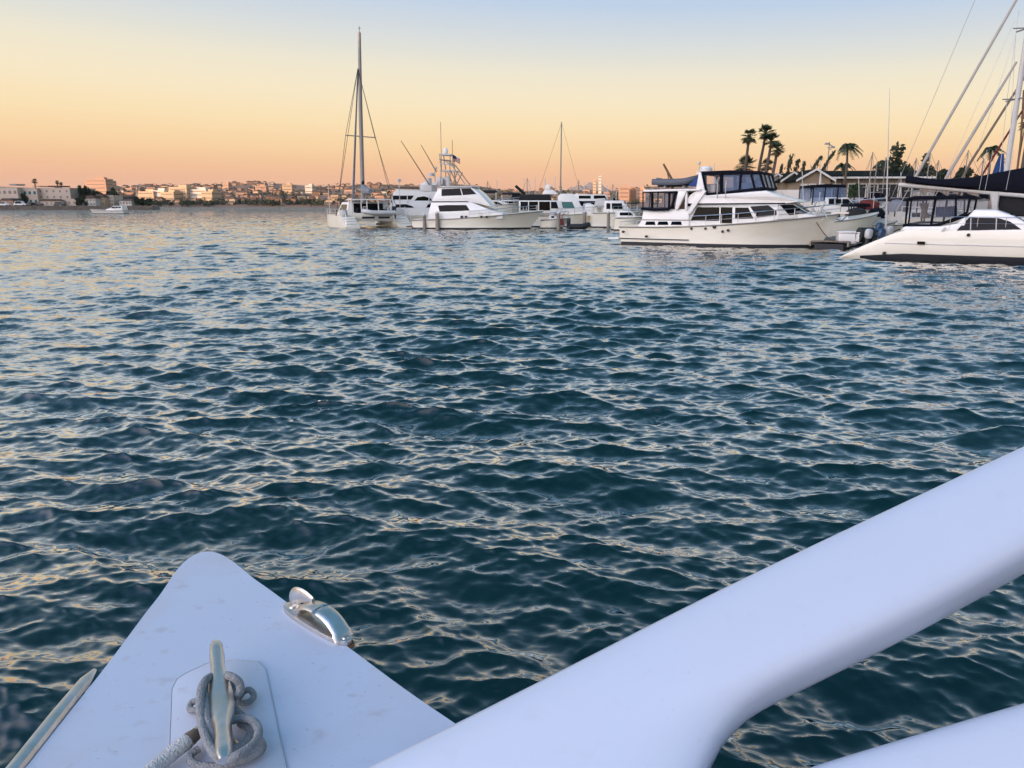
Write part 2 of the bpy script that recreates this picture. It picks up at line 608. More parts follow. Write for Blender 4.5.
# ------------------------------------------------------------------ water
def build_water():
    r0, r1 = 0.55, 420.0
    step = 0.0038
    nr = int(math.log(r1 / r0) / step)
    r = r0 * np.exp(np.linspace(0, math.log(r1 / r0), nr))
    half = R(56)
    na = 900
    a = np.linspace(-half, half, na)
    RR, AA = np.meshgrid(r, a, indexing='ij')
    X = RR * np.sin(AA)
    Y = RR * np.cos(AA) - 0.5
    rng = np.random.default_rng(11)
    cell = np.maximum(RR * step, RR * (2 * half / na))
    fade = np.clip((r1 - RR) / 120.0, 0, 1)
    Zd = np.zeros_like(X); Dx = np.zeros_like(X); Dy = np.zeros_like(X)
    # patchy gusts: slow change of steepness over the surface
    gust = 1.0 + 0.28 * np.sin(X * 0.23 + 0.6 * np.sin(Y * 0.11) + 1.0) * np.sin(Y * 0.17 + 0.8 * np.sin(X * 0.09)) + 0.15 * np.sin(X * 0.61 - Y * 0.43)
    nw = 210
    lam = np.exp(rng.uniform(math.log(0.035), math.log(2.4), nw))
    for i in range(nw):
        L = lam[i]
        k = 2 * PI / L
        wgt = (L / 0.10) ** 0.3 if L < 0.10 else (1.1 if L < 0.16 else (1.25 if L < 0.42 else 1.25 * (0.42 / L) ** 0.62))
        spread = 17 if L > 0.7 else 27
        th = R(-100 + rng.normal() * spread)
        amp = 0.030 * wgt / k * rng.uniform(0.6, 1.4)
        dx, dy = math.cos(th), math.sin(th)
        ph = k * (dx * X + dy * Y) + rng.uniform(0, 2 * PI)
        res = np.clip((L / cell - 2.0) / 1.6, 0, 1) * fade * amp * gust
        c, s_ = np.cos(ph), np.sin(ph)
        Zd += res * c
        Dx -= 1.0 * res * dx * s_
        Dy -= 1.0 * res * dy * s_
    co = np.stack([X + Dx, Y + Dy, Zd], -1).reshape(-1, 3).astype(np.float32)
    idx = np.arange(nr * na).reshape(nr, na)
    q = np.stack([idx[:-1, :-1], idx[:-1, 1:], idx[1:, 1:], idx[1:, :-1]], -1).reshape(-1, 4)
    # flat water beyond and behind
    base = len(co)
    ex = []
    far = 9000.0
    ring = [(r1 * math.sin(t), r1 * math.cos(t) - 0.5, 0) for t in np.linspace(-half, half, na)]
    outer = [(far * math.sin(t), far * math.cos(t) - 0.5, 0) for t in np.linspace(-half, half, na)]
    ex = outer
    co = np.concatenate([co, np.array(ex, np.float32)])
    last = idx[-1]
    oi = base + np.arange(na)
    q2 = np.stack([last[:-1], last[1:], oi[1:], oi[:-1]], -1)
    q = np.concatenate([q, q2]).astype(np.int32)
    me = bpy.data.meshes.new('water')
    me.vertices.add(len(co))
    me.vertices.foreach_set('co', co.ravel())
    me.loops.add(q.size)
    me.loops.foreach_set('vertex_index', q.ravel())
    me.polygons.add(len(q))
    me.polygons.foreach_set('loop_start', np.arange(0, q.size, 4, dtype=np.int32))
    me.polygons.foreach_set('use_smooth', np.ones(len(q), bool))
    me.update(calc_edges=True)
    me.validate()
    me.materials.append(MATS['sea_water'])
    o = bpy.data.objects.new('water', me)
    COL.objects.link(o)
    tag(o, kind='structure')
    # the water behind the camera, down to the shore under the hill
    b = MB()
    pts = [(far * math.sin(t), far * math.cos(t) - 0.5, 0) for t in np.linspace(half, 2 * PI - half, 40)]
    inner = [(r0 * math.sin(t), r0 * math.cos(t) - 0.5, 0) for t in np.linspace(half, 2 * PI - half, 40)]
    b.rings([inner, pts], cap=False, closed=False)
    w2 = b.build('water_astern', 'sea_water')
    tag(w2, kind='structure')


build_water()

# ------------------------------------------------------------------ land
def sheet(name, nx, ny, fn, m):
    b = MB()
    vs = [fn(i / nx, j / ny) for j in range(ny + 1) for i in range(nx + 1)]
    fs = [(j * (nx + 1) + i, j * (nx + 1) + i + 1, (j + 1) * (nx + 1) + i + 1, (j + 1) * (nx + 1) + i) for j in range(ny) for i in range(nx)]
    b.add(vs, fs)
    return tag(b.build(name, m, smooth=60), kind='structure')


def wob(x, y):
    return math.sin(x * 1.7 + 1.3 * math.sin(y * 1.1)) * 0.5 + math.sin(x * 4.1 + y * 2.3 + 1) * 0.3 + math.sin(x * 9.3 - y * 5.1) * 0.2


# unseen ridge added behind the camera to keep the marina in shade
def ridge(u, v):
    s = -170 - 260 * v
    t = (u - 0.5) * 2600
    h = 38 * math.sin(PI * min(1, max(0, v)) ** 0.8) * (1 + 0.04 * wob(u * 6, v)) - 1.0
    ax, ay = -SUN_AZ[0], -SUN_AZ[1]
    return (ax * s - ay * t, ay * s + ax * t, h)


sheet('shade_hill', 60, 12, ridge, 'hillside')


def city_h(x, y):
    d = y - 705
    f = max(0, min(1, d / 700))
    h = 1.2 + 41 * f ** 0.95 * (0.80 + 0.25 * wob(x / 260 + 2, 0.3)) + 1.0 * wob(x / 60, y / 90) * min(1, max(0, d / 60))
    return h if d > 0 else -0.6


sheet('terrain', 160, 40, lambda u, v: (-1500 + 3000 * u, 700 + 1500 * v ** 1.6, city_h(-1500 + 3000 * u, 700 + 1500 * v ** 1.6)), 'hillside')


def mountain(name, xc, yc, w, h, seed):
    b = MB()
    n = 40
    rows = []
    for j in range(5):
        v = j / 4
        rows.append([(xc + w * (i / n - 0.5), yc + 900 * v, (h * math.sin(PI * i / n) ** 0.8 * (1 + 0.22 * wob(i / n * 5 + seed, v)) * math.sin(PI * (0.02 + 0.48 * v)) - 2)) for i in range(n + 1)])
    b.rings(rows, cap=False, closed=False)
    tag(b.build(name, 'mountain', smooth=60), kind='structure')


mountain('hills', -1400, 4200, 2600, 92, 1.2)
mountain('hills', 500, 4400, 480, 150, 4.0)
mountain('hills', 1000, 4200, 1800, 72, 2.7)


def left_shore():
    # low quay: waterline near y=210 px, ends near x=152 px
    e = G(153, 209.9)
    y0 = e.y
    b = MB()
    poly = [(-700, y0 - 1), (e.x, y0), (e.x, y0 + 6), (e.x * (1 + 60 / y0) - 4, y0 + 60), (e.x * (1 + 150 / y0) - 40, y0 + 150), (-700, y0 + 200)]
    b.slab([(x, y, 1.45) for x, y in poly], 3.0, Vector((0, 0, 1)))
    tag(b.build('quay_ground', 'concrete', smooth=0), kind='structure')
    w = MB()
    w.slab([(-700, y0 - 1.5, 1.6), (e.x + 0.4, y0 - 0.5, 1.6), (e.x + 0.4, y0 + 0.2, 1.6), (-700, y0 - 0.8, 1.6)], 3.0, Vector((0, 0, 1)))
    tag(w.build('seawall', 'seawall', smooth=0), 'long dark seawall along the left shore at the water line', 'sea wall')
    return y0


SHORE_Y = left_shore()


def right_bank():
    # the marina's bank, behind the boats on the right
    b = MB()
    pts = [(14, 74), (60, 66), (140, 60), (600, 40), (600, 640), (40, 500), (14, 120)]
    b.slab([(x, y, 1.15) for x, y in pts], 2.4, Vector((0, 0, 1)))
    tag(b.build('bank_ground', 'earth', smooth=0), kind='structure')


right_bank()


# ------------------------------------------------------------------ buildings
def block(name, px0, px1, ytop, Y, zb, depth, m, label, roof=None, rows=2, cols=6, cat='building', wall_m='window_far', group=None, win=True, win_w=0.55):
    """a flat-fronted building seen between two picture columns, front at distance Y"""
    a, c = P(px0, ytop, Y), P(px1, ytop, Y)
    w, h = c.x - a.x, a.z - zb
    cx = (a.x + c.x) / 2
    r = empty(name, (cx, Y, zb), 0, label, cat, group)
    b = MB()
    b.box((0, depth / 2, h / 2), (w, depth, h))
    b.build('wall', m, r, smooth=0)
    t = MB()
    if roof == 'gable':
        rh = h * 0.4
        t.prism([(-w / 2 - 0.3, h + 0.01), (w / 2 + 0.3, h + 0.01), (w / 2 - w * 0.15, h + rh), (-w / 2 + w * 0.15, h + rh)], -0.3, depth + 0.3)
        t.build('roof', 'roof_brown', r, smooth=0)
    elif roof == 'hip':
        rh = h * 0.25
        t.add([(-w / 2 - .5, -.5, h + .01), (w / 2 + .5, -.5, h + .01), (w / 2 + .5, depth + .5, h + .01), (-w / 2 - .5, depth + .5, h + .01),
               (-w * .3, depth / 2, h + rh), (w * .3, depth / 2, h + rh)], [(3, 2, 1, 0), (0, 1, 5, 4), (1, 2, 5), (2, 3, 4, 5), (3, 0, 4)])
        t.build('roof', 'roof_brown', r, smooth=0)
    else:
        t.box((0, depth / 2, h + 0.15), (w + 0.2, depth + 0.2, 0.3))
        t.build('roof', m, r, smooth=0)
    if win:
        fh = h / rows
        cw = w / cols
        for j in range(rows):
            g = MB()
            for i in range(cols):
                g.box((-w / 2 + cw * (i + .5), -0.02, fh * (j + .55)), (cw * win_w * .85, 0.08, fh * 0.34))
            build_each(g, 'window', wall_m, r, smooth=0)
    return r


Y0 = SHORE_Y
block('waterfront_building', -30, 17, 188.2, Y0 + 16, 1.45, 18, 'wall_beige', 'pale waterfront building at the far left edge with a row of small windows', rows=2, cols=9)
block('waterfront_building', 17, 36.5, 188.9, Y0 + 19, 1.45, 16, 'wall_beige', 'pale waterfront block with greenish windows beside the leftmost building', rows=2, cols=4, wall_m='teal_glass')
block('waterfront_building', 36.5, 69.5, 188.6, Y0 + 21, 1.45, 20, 'wall_beige', 'large pinkish white waterfront building below the twin small palms', rows=3, cols=5, win_w=0.3)
block('roof_plant_house', 9.5, 16, 184.6, Y0 + 26, 10.0, 6, 'wall_grey', 'small grey rooftop plant house above the leftmost pale building', 'roof house', win=False)
block('roof_plant_house', 33, 40, 186.6, Y0 + 27, 9.5, 6, 'wall_pink', 'low pinkish rooftop house below the lone distant palm', 'roof house', win=False)
block('roof_plant_house', 48, 62, 186.4, Y0 + 31, 9.5, 6, 'roof_brown', 'long dark rooftop shed left of the twin small palms', 'roof house', win=False)
block('boat_shed', 40, 62, 201, Y0 + 6, 1.45, 6, 'wall_beige', 'low white shed in front of the pinkish white building', 'gable', rows=1, cols=5, win_w=0.3)
block('boat_shed', 62, 76, 199.6, Y0 + 8, 1.45, 8, 'wall_beige', 'low white annex at the right end of the pale buildings', rows=1, cols=3, win_w=0.3)
block('boat_shed', 1, 13, 200.5, Y0 + 6, 1.45, 6, 'wall_pink', 'small pink roofed hut at the far left shore', 'gable', rows=1, cols=3)
block('brown_house', 69.8, 80, 194, Y0 + 30, 1.45, 14, 'wall_brick', 'brown house between the pale buildings and the dark trees', 'hip', rows=2, cols=3)
block('shore_house', 86, 95, 198.5, Y0 + 10, 1.45, 8, 'wall_white', 'small white gabled house under the dark trees on the left shore', 'gable', rows=2, cols=3)
block('shore_house', 96, 104, 197.5, Y0 + 14, 1.45, 8, 'wall_sand', 'cream gabled house behind the cruising motorboat', 'gable', rows=2, cols=3)
block('shore_house', 105, 113, 196, Y0 + 17, 1.45, 8, 'wall_beige', 'grey white two storey house behind the cruising motorboat', rows=3, cols=3)
block('shore_house', 119, 131, 200.5, Y0 + 16, 1.45, 8, 'wall_white', 'low white house near the tip of the left shore', 'hip', rows=1, cols=4)
block('shore_house', 121, 129, 197, Y0 + 34, 1.45, 8, 'roof_brown', 'brown roofed house behind the low white house near the shore tip', 'hip', rows=1, cols=3)


# parked cars and vans on the quay
def car(px, label, m, tall=1.5, L=4.4):
    p = G(px, 206.2)
    p.y = Y0 + 2.6
    p.x = (px - 512) / F * (Y0 + 2.6) * CP
    r = empty('parked_car', (p.x, p.y, 1.45), 0, label, 'car')
    b = MB()
    b.prism([(-L / 2, .35), (L / 2, .35), (L / 2, .8), (L * .28, .95), (L * .14, tall), (-L * .32, tall), (-L * .46, .95), (-L / 2, .85)], -.85, .85)
    b.build('body', m, r, bevel=.06)
    g = MB()
    g.prism([(L * .23, .97), (L * .12, tall - .08), (-L * .30, tall - .08), (-L * .41, .97)], -.87, .87)
    g.build('window', 'window_dark', r, smooth=0)
    for sx in (-.31, .31):
        for sy in (-.8, .8):
            w = MB()
            w.tube([(L * sx, sy - .1, .32), (L * sx, sy + .1, .32)], .32, 12)
            w.build('wheel', 'tyre', r)
    return r


car(4.5, 'white parked car at the left edge of the far quay', 'car_white', 1.6, 4.6)
car(33, 'dark parked car left of the low white shed on the far quay', 'car_dark')
car(37.5, 'second dark parked car from the low white shed on the far quay', 'car_dark')
car(21, 'pale parked van on the far quay below the greenish windows', 'car_white', 2.0, 4.8)
car(60, 'dark parked car in front of the low white shed', 'car_dark', 1.6, 4.4)


# far city on the hillside
def city_building(px, Y, w, h, d, m, label, cat='building', group=None, steps=1, name='city_building'):
    x = (px - 512) / F * Y * 0.975
    zb = city_h(x, Y) - 1.0
    b = MB()
    b.box((0, 0, h / 2), (w, d, h))
    if steps > 1:
        b.box((w * .1, d * .1, h + 1.2), (w * .45, d * .5, 2.4))
    b.cur = 1
    nrow = max(1, int(h / 3.4))
    for j in range(nrow):
        b.box((0, -d / 2 - .02, (j + .55) * h / nrow), (w * .86, .1, h / nrow * .26))
        b.box((-w / 2 - .02 if px > 512 else w / 2 + .02, 0, (j + .55) * h / nrow), (.1, d * .8, h / nrow * .26))
    b.cur = 2
    if steps == 0:
        b.add([(-w / 2 - .4, -d / 2 - .4, h + .02), (w / 2 + .4, -d / 2 - .4, h + .02), (w / 2 + .4, d / 2 + .4, h + .02), (-w / 2 - .4, d / 2 + .4, h + .02), (-w * .2, 0, h + 2.2), (w * .2, 0, h + 2.2)],
              [(3, 2, 1, 0), (0, 1, 5, 4), (1, 2, 5), (2, 3, 4, 5), (3, 0, 4)])
    else:
        b.box((0, 0, h + .2), (w + .3, d + .3, .36))
    o = b.build(name, [m, 'window_far', 'roof_brown' if steps == 0 else m], smooth=0)
    o.location = (x, Y, zb)
    o.rotation_euler = (0, 0, random.uniform(-.25, .25))
    return tag(o, label, cat, group)


for px, w, h, m, lb in ((152, 20, 11, 'wall_sand', 'long golden sunlit block at the left end of the bright waterfront row'),
                        (164, 17, 12.5, 'wall_white', 'tallest golden block left of the bright white block by the far shore'),
                        (174, 15, 11.5, 'wall_sand', 'golden sunlit block in the middle of the bright waterfront row'),
                        (185, 20, 16, 'wall_sand', 'broad golden block rising highest in the bright waterfront row'),
                        (203, 22, 14, 'wall_white', 'brightest white block on the far waterfront catching the sun'),
                        (213, 12, 12, 'wall_sand', 'narrow golden block right of the brightest white block')):
    o = city_building(px, 745 + (px % 3) * 6, w, h, 14, m, lb, steps=2)
    o.rotation_euler = (0, 0, -.25)
city_building(230, 1000, 8, 13, 8, 'wall_pink', 'slim dull tower block standing above the far hillside roofs', steps=2)
city_building(290, 980, 12, 12, 10, 'wall_sand', 'square sand coloured block on the skyline of the far hillside', steps=2)
city_building(312, 990, 10, 10, 10, 'wall_white', 'white block on the skyline right of the square sand coloured one', steps=2)
city_building(264, 990, 14, 11, 10, 'wall_pink', 'pink block on the skyline left of the square sand coloured one', steps=2)
city_building(599.3, 900, 3.4, 26, 3.4, 'wall_white', 'slim bright white tower on the far shore behind the moored boats', 'tower')
city_building(594, 930, 4, 21, 4, 'wall_sand', 'slim dull tower left of the bright white one', 'tower')
city_building(623, 800, 10, 16, 8, 'wall_pink', 'orange sunlit tower block beside the aft deck of the big yacht', steps=2)
city_building(631, 820, 8, 13, 8, 'wall_brick', 'lower orange block right of the orange sunlit tower block', steps=2)
city_building(640, 810, 10, 14, 8, 'wall_pink', 'orange block seen through the clear aft curtains of the big yacht', steps=2)
city_building(103, 900, 26, 20, 12, 'wall_pink', 'wide golden block glowing behind the dark trees of the left shore', steps=2)
city_building(112, 910, 14, 18, 12, 'wall_sand', 'golden block right of the wide one behind the left shore trees', steps=2)
kinds = [('wall_white', 'small white sunlit house in the crowded far hillside city', 'white houses of the far city'),
         ('wall_pink', 'small pink sunlit house in the crowded far hillside city', 'pink houses of the far city'),
         ('wall_sand', 'small golden sunlit house in the crowded far hillside city', 'golden houses of the far city'),
         ('wall_brick', 'small red brown house in the crowded far hillside city', 'red brown houses of the far city')]
rnd = random.Random(5)
for i in range(290):
    Y = 722 + 620 * rnd.random() ** 1.1
    if i < 195:
        px = rnd.uniform(112, 345)
    elif i < 240:
        px = rnd.uniform(345, 430)
    elif i < 268:
        px = rnd.uniform(430, 660)
    else:
        px = rnd.uniform(-20, 112)
    m, lb, gp = kinds[rnd.choice([0, 1, 1, 1, 2, 3, 3, 3])]
    city_building(px, Y, rnd.uniform(4, 12), rnd.uniform(3, 6.5), rnd.uniform(6, 11), m, lb, group=gp, steps=rnd.choice([0, 0, 1]), cat='house', name='city_house')


# ------------------------------------------------------------------ trees
def leaf_cloud(b, c, rad, n, size, rng, flat=1.0):
    """leaf sized faces through a lumpy crown volume"""
    lobes = [(Vector((rng.gauss(0, .45) * rad[0], rng.gauss(0, .45) * rad[1], rng.gauss(0, .42) * rad[2])), rng.uniform(.35, .62)) for _ in range(9)]
    for i in range(n):
        lc, lr = rng.choice(lobes)
        d = Vector((rng.gauss(0, 1), rng.gauss(0, 1), rng.gauss(0, 1))).normalized() * lr * rng.uniform(.5, 1.0)
        p = Vector(c) + lc + Vector((d.x * rad[0], d.y * rad[1], d.z * rad[2]))
        s = size * rng.uniform(.6, 1.4)
        t = Vector((rng.gauss(0, 1), rng.gauss(0, 1), rng.gauss(0, .6))).normalized()
        u = t.orthogonal().normalized()
        u.rotate(Matrix.Rotation(rng.uniform(0, 6.3), 3, t))
        w = t.cross(u)
        b.add([p - u * s, p + w * s * .5, p + u * s, p - w * s * .5], [(0, 1, 2, 3)])


def broad_tree(px, ytop, ybase, Y, wpx, label, m='leaf_dark', n=500, seed=1, group=None, trunk=True):
    rng = random.Random(seed)
    top, bot = P(px, ytop, Y), P(px, ybase, Y)
    s = Y / F
    h = top.z - bot.z
    r = empty('tree', (bot.x, Y, bot.z), 0, label, 'tree', group)
    t = MB()
    t.tube([(0, 0, -.3), (.05 * h, 0, h * .3), (0, .05 * h, h * .7)], [h * .05, h * .035, h * .015], 7)
    for k in range(4):
        a = rng.uniform(0, 6.3)
        t.tube([(.03 * h, 0, h * .3), (math.cos(a) * wpx * s * .25, math.sin(a) * wpx * s * .25, h * .65)], [h * .025, h * .008], 5)
    t.build('trunk', 'bark', r)
    b = MB()
    leaf_cloud(b, (0, 0, h * .6), (wpx * s / 2 * .75, wpx * s / 2 * .75, h * .36), n, max(.2, s * 2.2), rng)
    b.build('crown', m, r, smooth=0)
    return r


def column_tree(px, ytop, ybase, Y, wpx, lean, label, seed, group=None, m='leaf_dark', n=170):
    rng = random.Random(seed)
    top, bot = P(px, ytop, Y), P(px, ybase, Y)
    s = Y / F
    h = top.z - bot.z
    r = empty('cypress_tree', (bot.x, Y, bot.z), 0, label, 'tree', group)
    ctr = lambda v: Vector((lean * s * v * v, 0, h * v))
    t = MB()
    t.tube([ctr(v) for v in (0, .3, .6, .95)], [.14, .11, .07, .02], 6)
    t.build('trunk', 'bark', r)
    b = MB()
    for i in range(n):
        v = rng.uniform(.12, 1) ** .9
        w = wpx * s / 2 * (.45 + .45 * math.sin(PI * min(1, v * .7 + .2)) + .25 * math.sin(v * 31 + seed))
        a = rng.uniform(0, 6.3)
        q = ctr(v) + Vector((math.cos(a), math.sin(a), 0)) * w * rng.uniform(.3, 1) * (1 + .3 * math.sin(v * 23 + a * 2))
        u = Vector((rng.gauss(0, .35), rng.gauss(0, .35), 1)).normalized() * s * rng.uniform(1.2, 2.6)
        wv = Vector((math.cos(a + 1.6), math.sin(a + 1.6), 0)) * s * .7
        b.add([q - u, q + wv, q + u, q - wv], [(0, 1, 2, 3)])
    b.build('crown', m, r, smooth=0)
    return r


def fan_palm(px, ycrown, ybase, Y, rpx, label, seed, lean=0.0, group=None, trunk_w=.125):
    """tall fan palm: ragged ball of stiff fans over a thin trunk, dry skirt below"""
    rng = random.Random(seed)
    s = Y / F
    c, bt = P(px, ycrown, Y), P(px, ybase, Y)
    r = empty('palm_tree', (bt.x - lean, Y, bt.z), 0, label, 'palm tree', group)
    H = c.z - bt.z
    t = MB()
    t.tube(spline([(0, 0, -.2), (lean * .3, 0, H * .4), (lean * .75, 0, H * .75), (lean, 0, H)], 4), [trunk_w * (1.35 - .5 * i / 12) for i in range(13)], 8)
    t.build('trunk', 'palm_trunk', r)
    rad = rpx * s * .9
    cr, dry = MB(), MB()
    nf = 42
    for i in range(nf):
        el = rng.uniform(-.75, 1.35)
        az = i * 2.399 + rng.uniform(-.2, .2)
        tgt = dry if el < -.5 else cr
        d = Vector((math.cos(az) * math.cos(el), math.sin(az) * math.cos(el), math.sin(el)))
        L1 = rad * rng.uniform(.45, .62)
        o0 = Vector((lean, 0, H))
        p1 = o0 + d * L1
        tgt.tube([o0, p1], [.03, .02], 4)
        side = d.cross(Vector((0, 0, 1)))
        side = side.normalized() if side.length > .05 else Vector((1, 0, 0))
        L2 = rad * rng.uniform(.42, .72)
        nb = 11
        for k in range(nb):
            a = (k / (nb - 1) - .5) * 2.7
            dd = (d * math.cos(a) + side * math.sin(a)).normalized()
            tip = p1 + dd * L2 * (1 - .15 * abs(a)) + Vector((0, 0, -rad * .07 * (1 + abs(a) * .5)))
            mid = p1 + dd * L2 * .5
            wv = dd.cross(d.cross(side)).normalized() * rad * .038
            tgt.add([p1, mid + wv, tip, mid - wv], [(0, 1, 2, 3)])
    for i in range(14):
        az = i * 2.399
        z0 = H - rad * rng.uniform(.1, .5)
        o0 = Vector((lean, 0, z0))
        for k in range(4):
            a = az + (k - 1.5) * .22
            tip = o0 + Vector((math.cos(a) * rad * .35, math.sin(a) * rad * .35, -rad * rng.uniform(.3, .5)))
            sd = Vector((-math.sin(a), math.cos(a), 0)) * rad * .05
            dry.add([o0, (o0 + tip) / 2 + sd, tip, (o0 + tip) / 2 - sd], [(0, 1, 2, 3)])
    cr.build('crown', 'palm_leaf', r, smooth=0)
    dry.build('skirt', 'palm_dry', r, smooth=0)
    return r


def feather_palm(px, ycrown, ybase, Y, rpx, label, seed, group=None, wind=0.5, nf=26, trunk_w=.10):
    """palm with long drooping feather fronds blown to one side"""
    rng = random.Random(seed)
    s = Y / F
    c, bt = P(px, ycrown, Y), P(px, ybase, Y)
    r = empty('palm_tree', (bt.x, Y, bt.z), 0, label, 'palm tree', group)
    H = c.z - bt.z
    t = MB()
    t.tube(spline([(0, 0, -.2), (.1, 0, H * .5), (0, 0, H)], 5), [trunk_w * (1.25 - .4 * i / 10) for i in range(11)], 8)
    t.build('trunk', 'palm_trunk', r)
    b = MB()
    rad = rpx * s
    for i in range(nf):
        az = i * 2.399 + rng.uniform(-.2, .2)
        el = rng.uniform(-.1, 1.25)
        L = rad * rng.uniform(.95, 1.3)
        d = Vector((math.cos(az), math.sin(az), 0))
        pts = []
        for k in range(9):
            u = k / 8
            p = Vector((0, 0, H)) + d * L * u * math.cos(el) + Vector((0, 0, L * u * math.sin(el) - L * .78 * u ** 2.2)) + Vector((wind * rad * .35 * u * u, 0, 0))
            pts.append(p)
        b.tube(pts, [.035 * (1 - .8 * k / 8) for k in range(9)], 4)
        for k in range(1, 9):
            for sub in (0, .5):
                p = pts[k - 1].lerp(pts[k], sub + .25)
                tg = (pts[k] - pts[k - 1]).normalized()
                sd = tg.cross(Vector((0, 0, 1)))
                sd = sd.normalized() if sd.length > .05 else Vector((1, 0, 0))
                for q in (-1, 1):
                    ll = rad * .27 * (1 - .5 * abs(k / 8 - .45)) * rng.uniform(.8, 1.2)
                    tip = p + (sd * q * .8 + tg * .5).normalized() * ll + Vector((0, 0, -ll * rng.uniform(.3, .7)))
                    w = tg * rad * .04
                    b.add([p - w, p + w, tip + w * .3, tip - w * .3], [(0, 1, 2, 3)])
    b.build('crown', 'palm_leaf', r, smooth=0)
    return r


PY = 74.0
fan_palm(745.5, 137, 186, PY, 9.5, 'leftmost tall fan palm standing a little apart behind the big yacht', 1, lean=.2)
fan_palm(761.5, 133, 188, PY + 1, 9.5, 'tallest fan palm in the cluster of three behind the big yacht', 2, lean=.5)
fan_palm(767.5, 141, 190, PY - 2, 10, 'middle fan palm in the cluster of three behind the big yacht', 3, lean=.35)
fan_palm(773.5, 150, 196, PY - 6, 8.5, 'shortest and rightmost fan palm in the tall cluster', 4, lean=.35)
fan_palm(744, 166, 188, PY + 3, 12, 'low bushy fan palm under the leftmost tall palm', 5)
fan_palm(765, 166, 190, PY + 4, 8, 'small fan palm half hidden between the trunks of the tall cluster', 6)
feather_palm(843, 147, 192, 66, 10.5, 'windblown feather palm in front of the long brown house', 7, wind=.8)
feather_palm(841, 166, 192, 72, 9, 'low feather palm at the foot of the windblown one', 8, wind=.3)
feather_palm(881, 163, 192, 75, 9, 'small feather palm left of the bushy tree behind the tall white pole', 9, wind=.2)
broad_tree(892, 154, 194, 76, 36, 'bushy upright tree behind the tall white pole', n=700, seed=3)
feather_palm(985, 150, 192, 78, 11, 'feather palm behind the boom of the right catamaran', 12, wind=.6)
fan_palm(1019, 122, 192, 60, 11, 'dark palm at the right edge of the picture', 13)
broad_tree(921, 156, 192, 80, 9, 'small slim tree behind the furled headsail', n=380, seed=5)
broad_tree(936, 163, 194, 82, 22, 'low dark tree left of the thick furled staysail', n=600, seed=6)
broad_tree(959, 165, 194, 84, 26, 'low dark tree behind the navy boom cover', n=600, seed=8)
broad_tree(853, 184, 202, 62, 13, 'round green shrub by the wall of the long brown house', m='leaf_green', n=500, seed=9)
broad_tree(905, 165, 194, 86, 22, 'low dark tree at the right end of the long brown house', n=600, seed=10)
for i, (px, yt, w, ln) in enumerate(((779, 165, 4.5, 1), (786, 155, 6.5, 3), (792, 160, 5.5, 4), (801, 162, 4, 1), (808, 157, 8, 10), (818, 151, 5, 13))):
    lb = ['short dark cypress just left of the leaning ones behind the houses', 'tall thick cypress above the first gable', 'slightly leaning cypress above the second gable',
          'thin cypress between the gables', 'broad leaning cypress above the big gable', 'tall thin cypress bent over by the wind'][i]
    column_tree(px, yt, 188, 88 + i, w, ln, lb, 20 + i)

# left shore trees
for i, (px, yt, w) in enumerate(((82, 186.5, 4), (86, 188, 5), (91, 187, 4), (96, 189, 5), (84, 193, 8), (91, 194, 9), (114.5, 187.5, 4.5), (112, 192, 6), (103, 193, 5), (118, 193, 5))):
    lb = 'dark shore tree in the clump behind the small white gabled house' if i < 6 else 'dark shore tree behind the cruising motorboat'
    broad_tree(px, yt, 206, Y0 + 24 + i % 3 * 4, w, lb, n=260, seed=40 + i, group='dark trees of the left shore clump' if i < 6 else 'dark trees behind the motorboat')
broad_tree(81, 199, 207, Y0 + 5, 9, 'round dark bush at the right end of the pale buildings', n=260, seed=60)
broad_tree(22, 200, 207, Y0 + 5, 6, 'brownish shrub against the leftmost pale building', n=200, seed=61)
broad_tree(25.5, 192, 206, Y0 + 12, 4, 'slim dark tree against the pale block with greenish windows', n=200, seed=62)
fan_palm(38.2, 181.3, 206, Y0 + 60, 3.2, 'lone distant palm above the pale waterfront roofs', 63, trunk_w=.3)
fan_palm(60.5, 182.5, 206, Y0 + 60, 2.4, 'left one of the twin small palms above the large pale building', 64, trunk_w=.3)
fan_palm(64, 184, 206, Y0 + 62, 2.2, 'right one of the twin small palms above the large pale building', 65, trunk_w=.3)
for i, (px, yt) in enumerate(((134, 199), (138, 198), (143, 199.5), (148, 200))):
    broad_tree(px, yt, 207, Y0 + 20, 7, 'low dark tree on the tip of the left shore', n=220, seed=70 + i, group='dark trees on the shore tip')


def far_wood():
    """the dark tree belt along the far shore"""
    rng = random.Random(3)
    b = MB()
    for i in range(240):
        px = rng.uniform(118, 345) if i < 190 else rng.uniform(345, 660)
        Y = 708 + rng.uniform(0, 26)
        x = (px - 512) / F * Y * .975
        hgt = rng.uniform(3, 6.5)
        if 225 < px < 275 and rng.random() < .35:
            Y += 110; hgt += 5
        leaf_cloud(b, (x, Y, city_h(x, Y) + hgt * .45), (hgt * .6, hgt * .5, hgt * .5), 36, 1.0, rng)
    for i in range(330):
        px = rng.uniform(100, 660); Y = rng.uniform(760, 1330)
        x = (px - 512) / F * Y * .975; hgt = rng.uniform(3, 8)
        leaf_cloud(b, (x, Y, city_h(x, Y) + hgt * .4), (hgt * .8, hgt * .5, hgt * .45), 22, 1.3, rng)
    tag(b.build('tree_belt', 'leaf_dark', smooth=0), 'dark belt of trees along the far shore below the city', 'trees', kind='stuff')


far_wood()

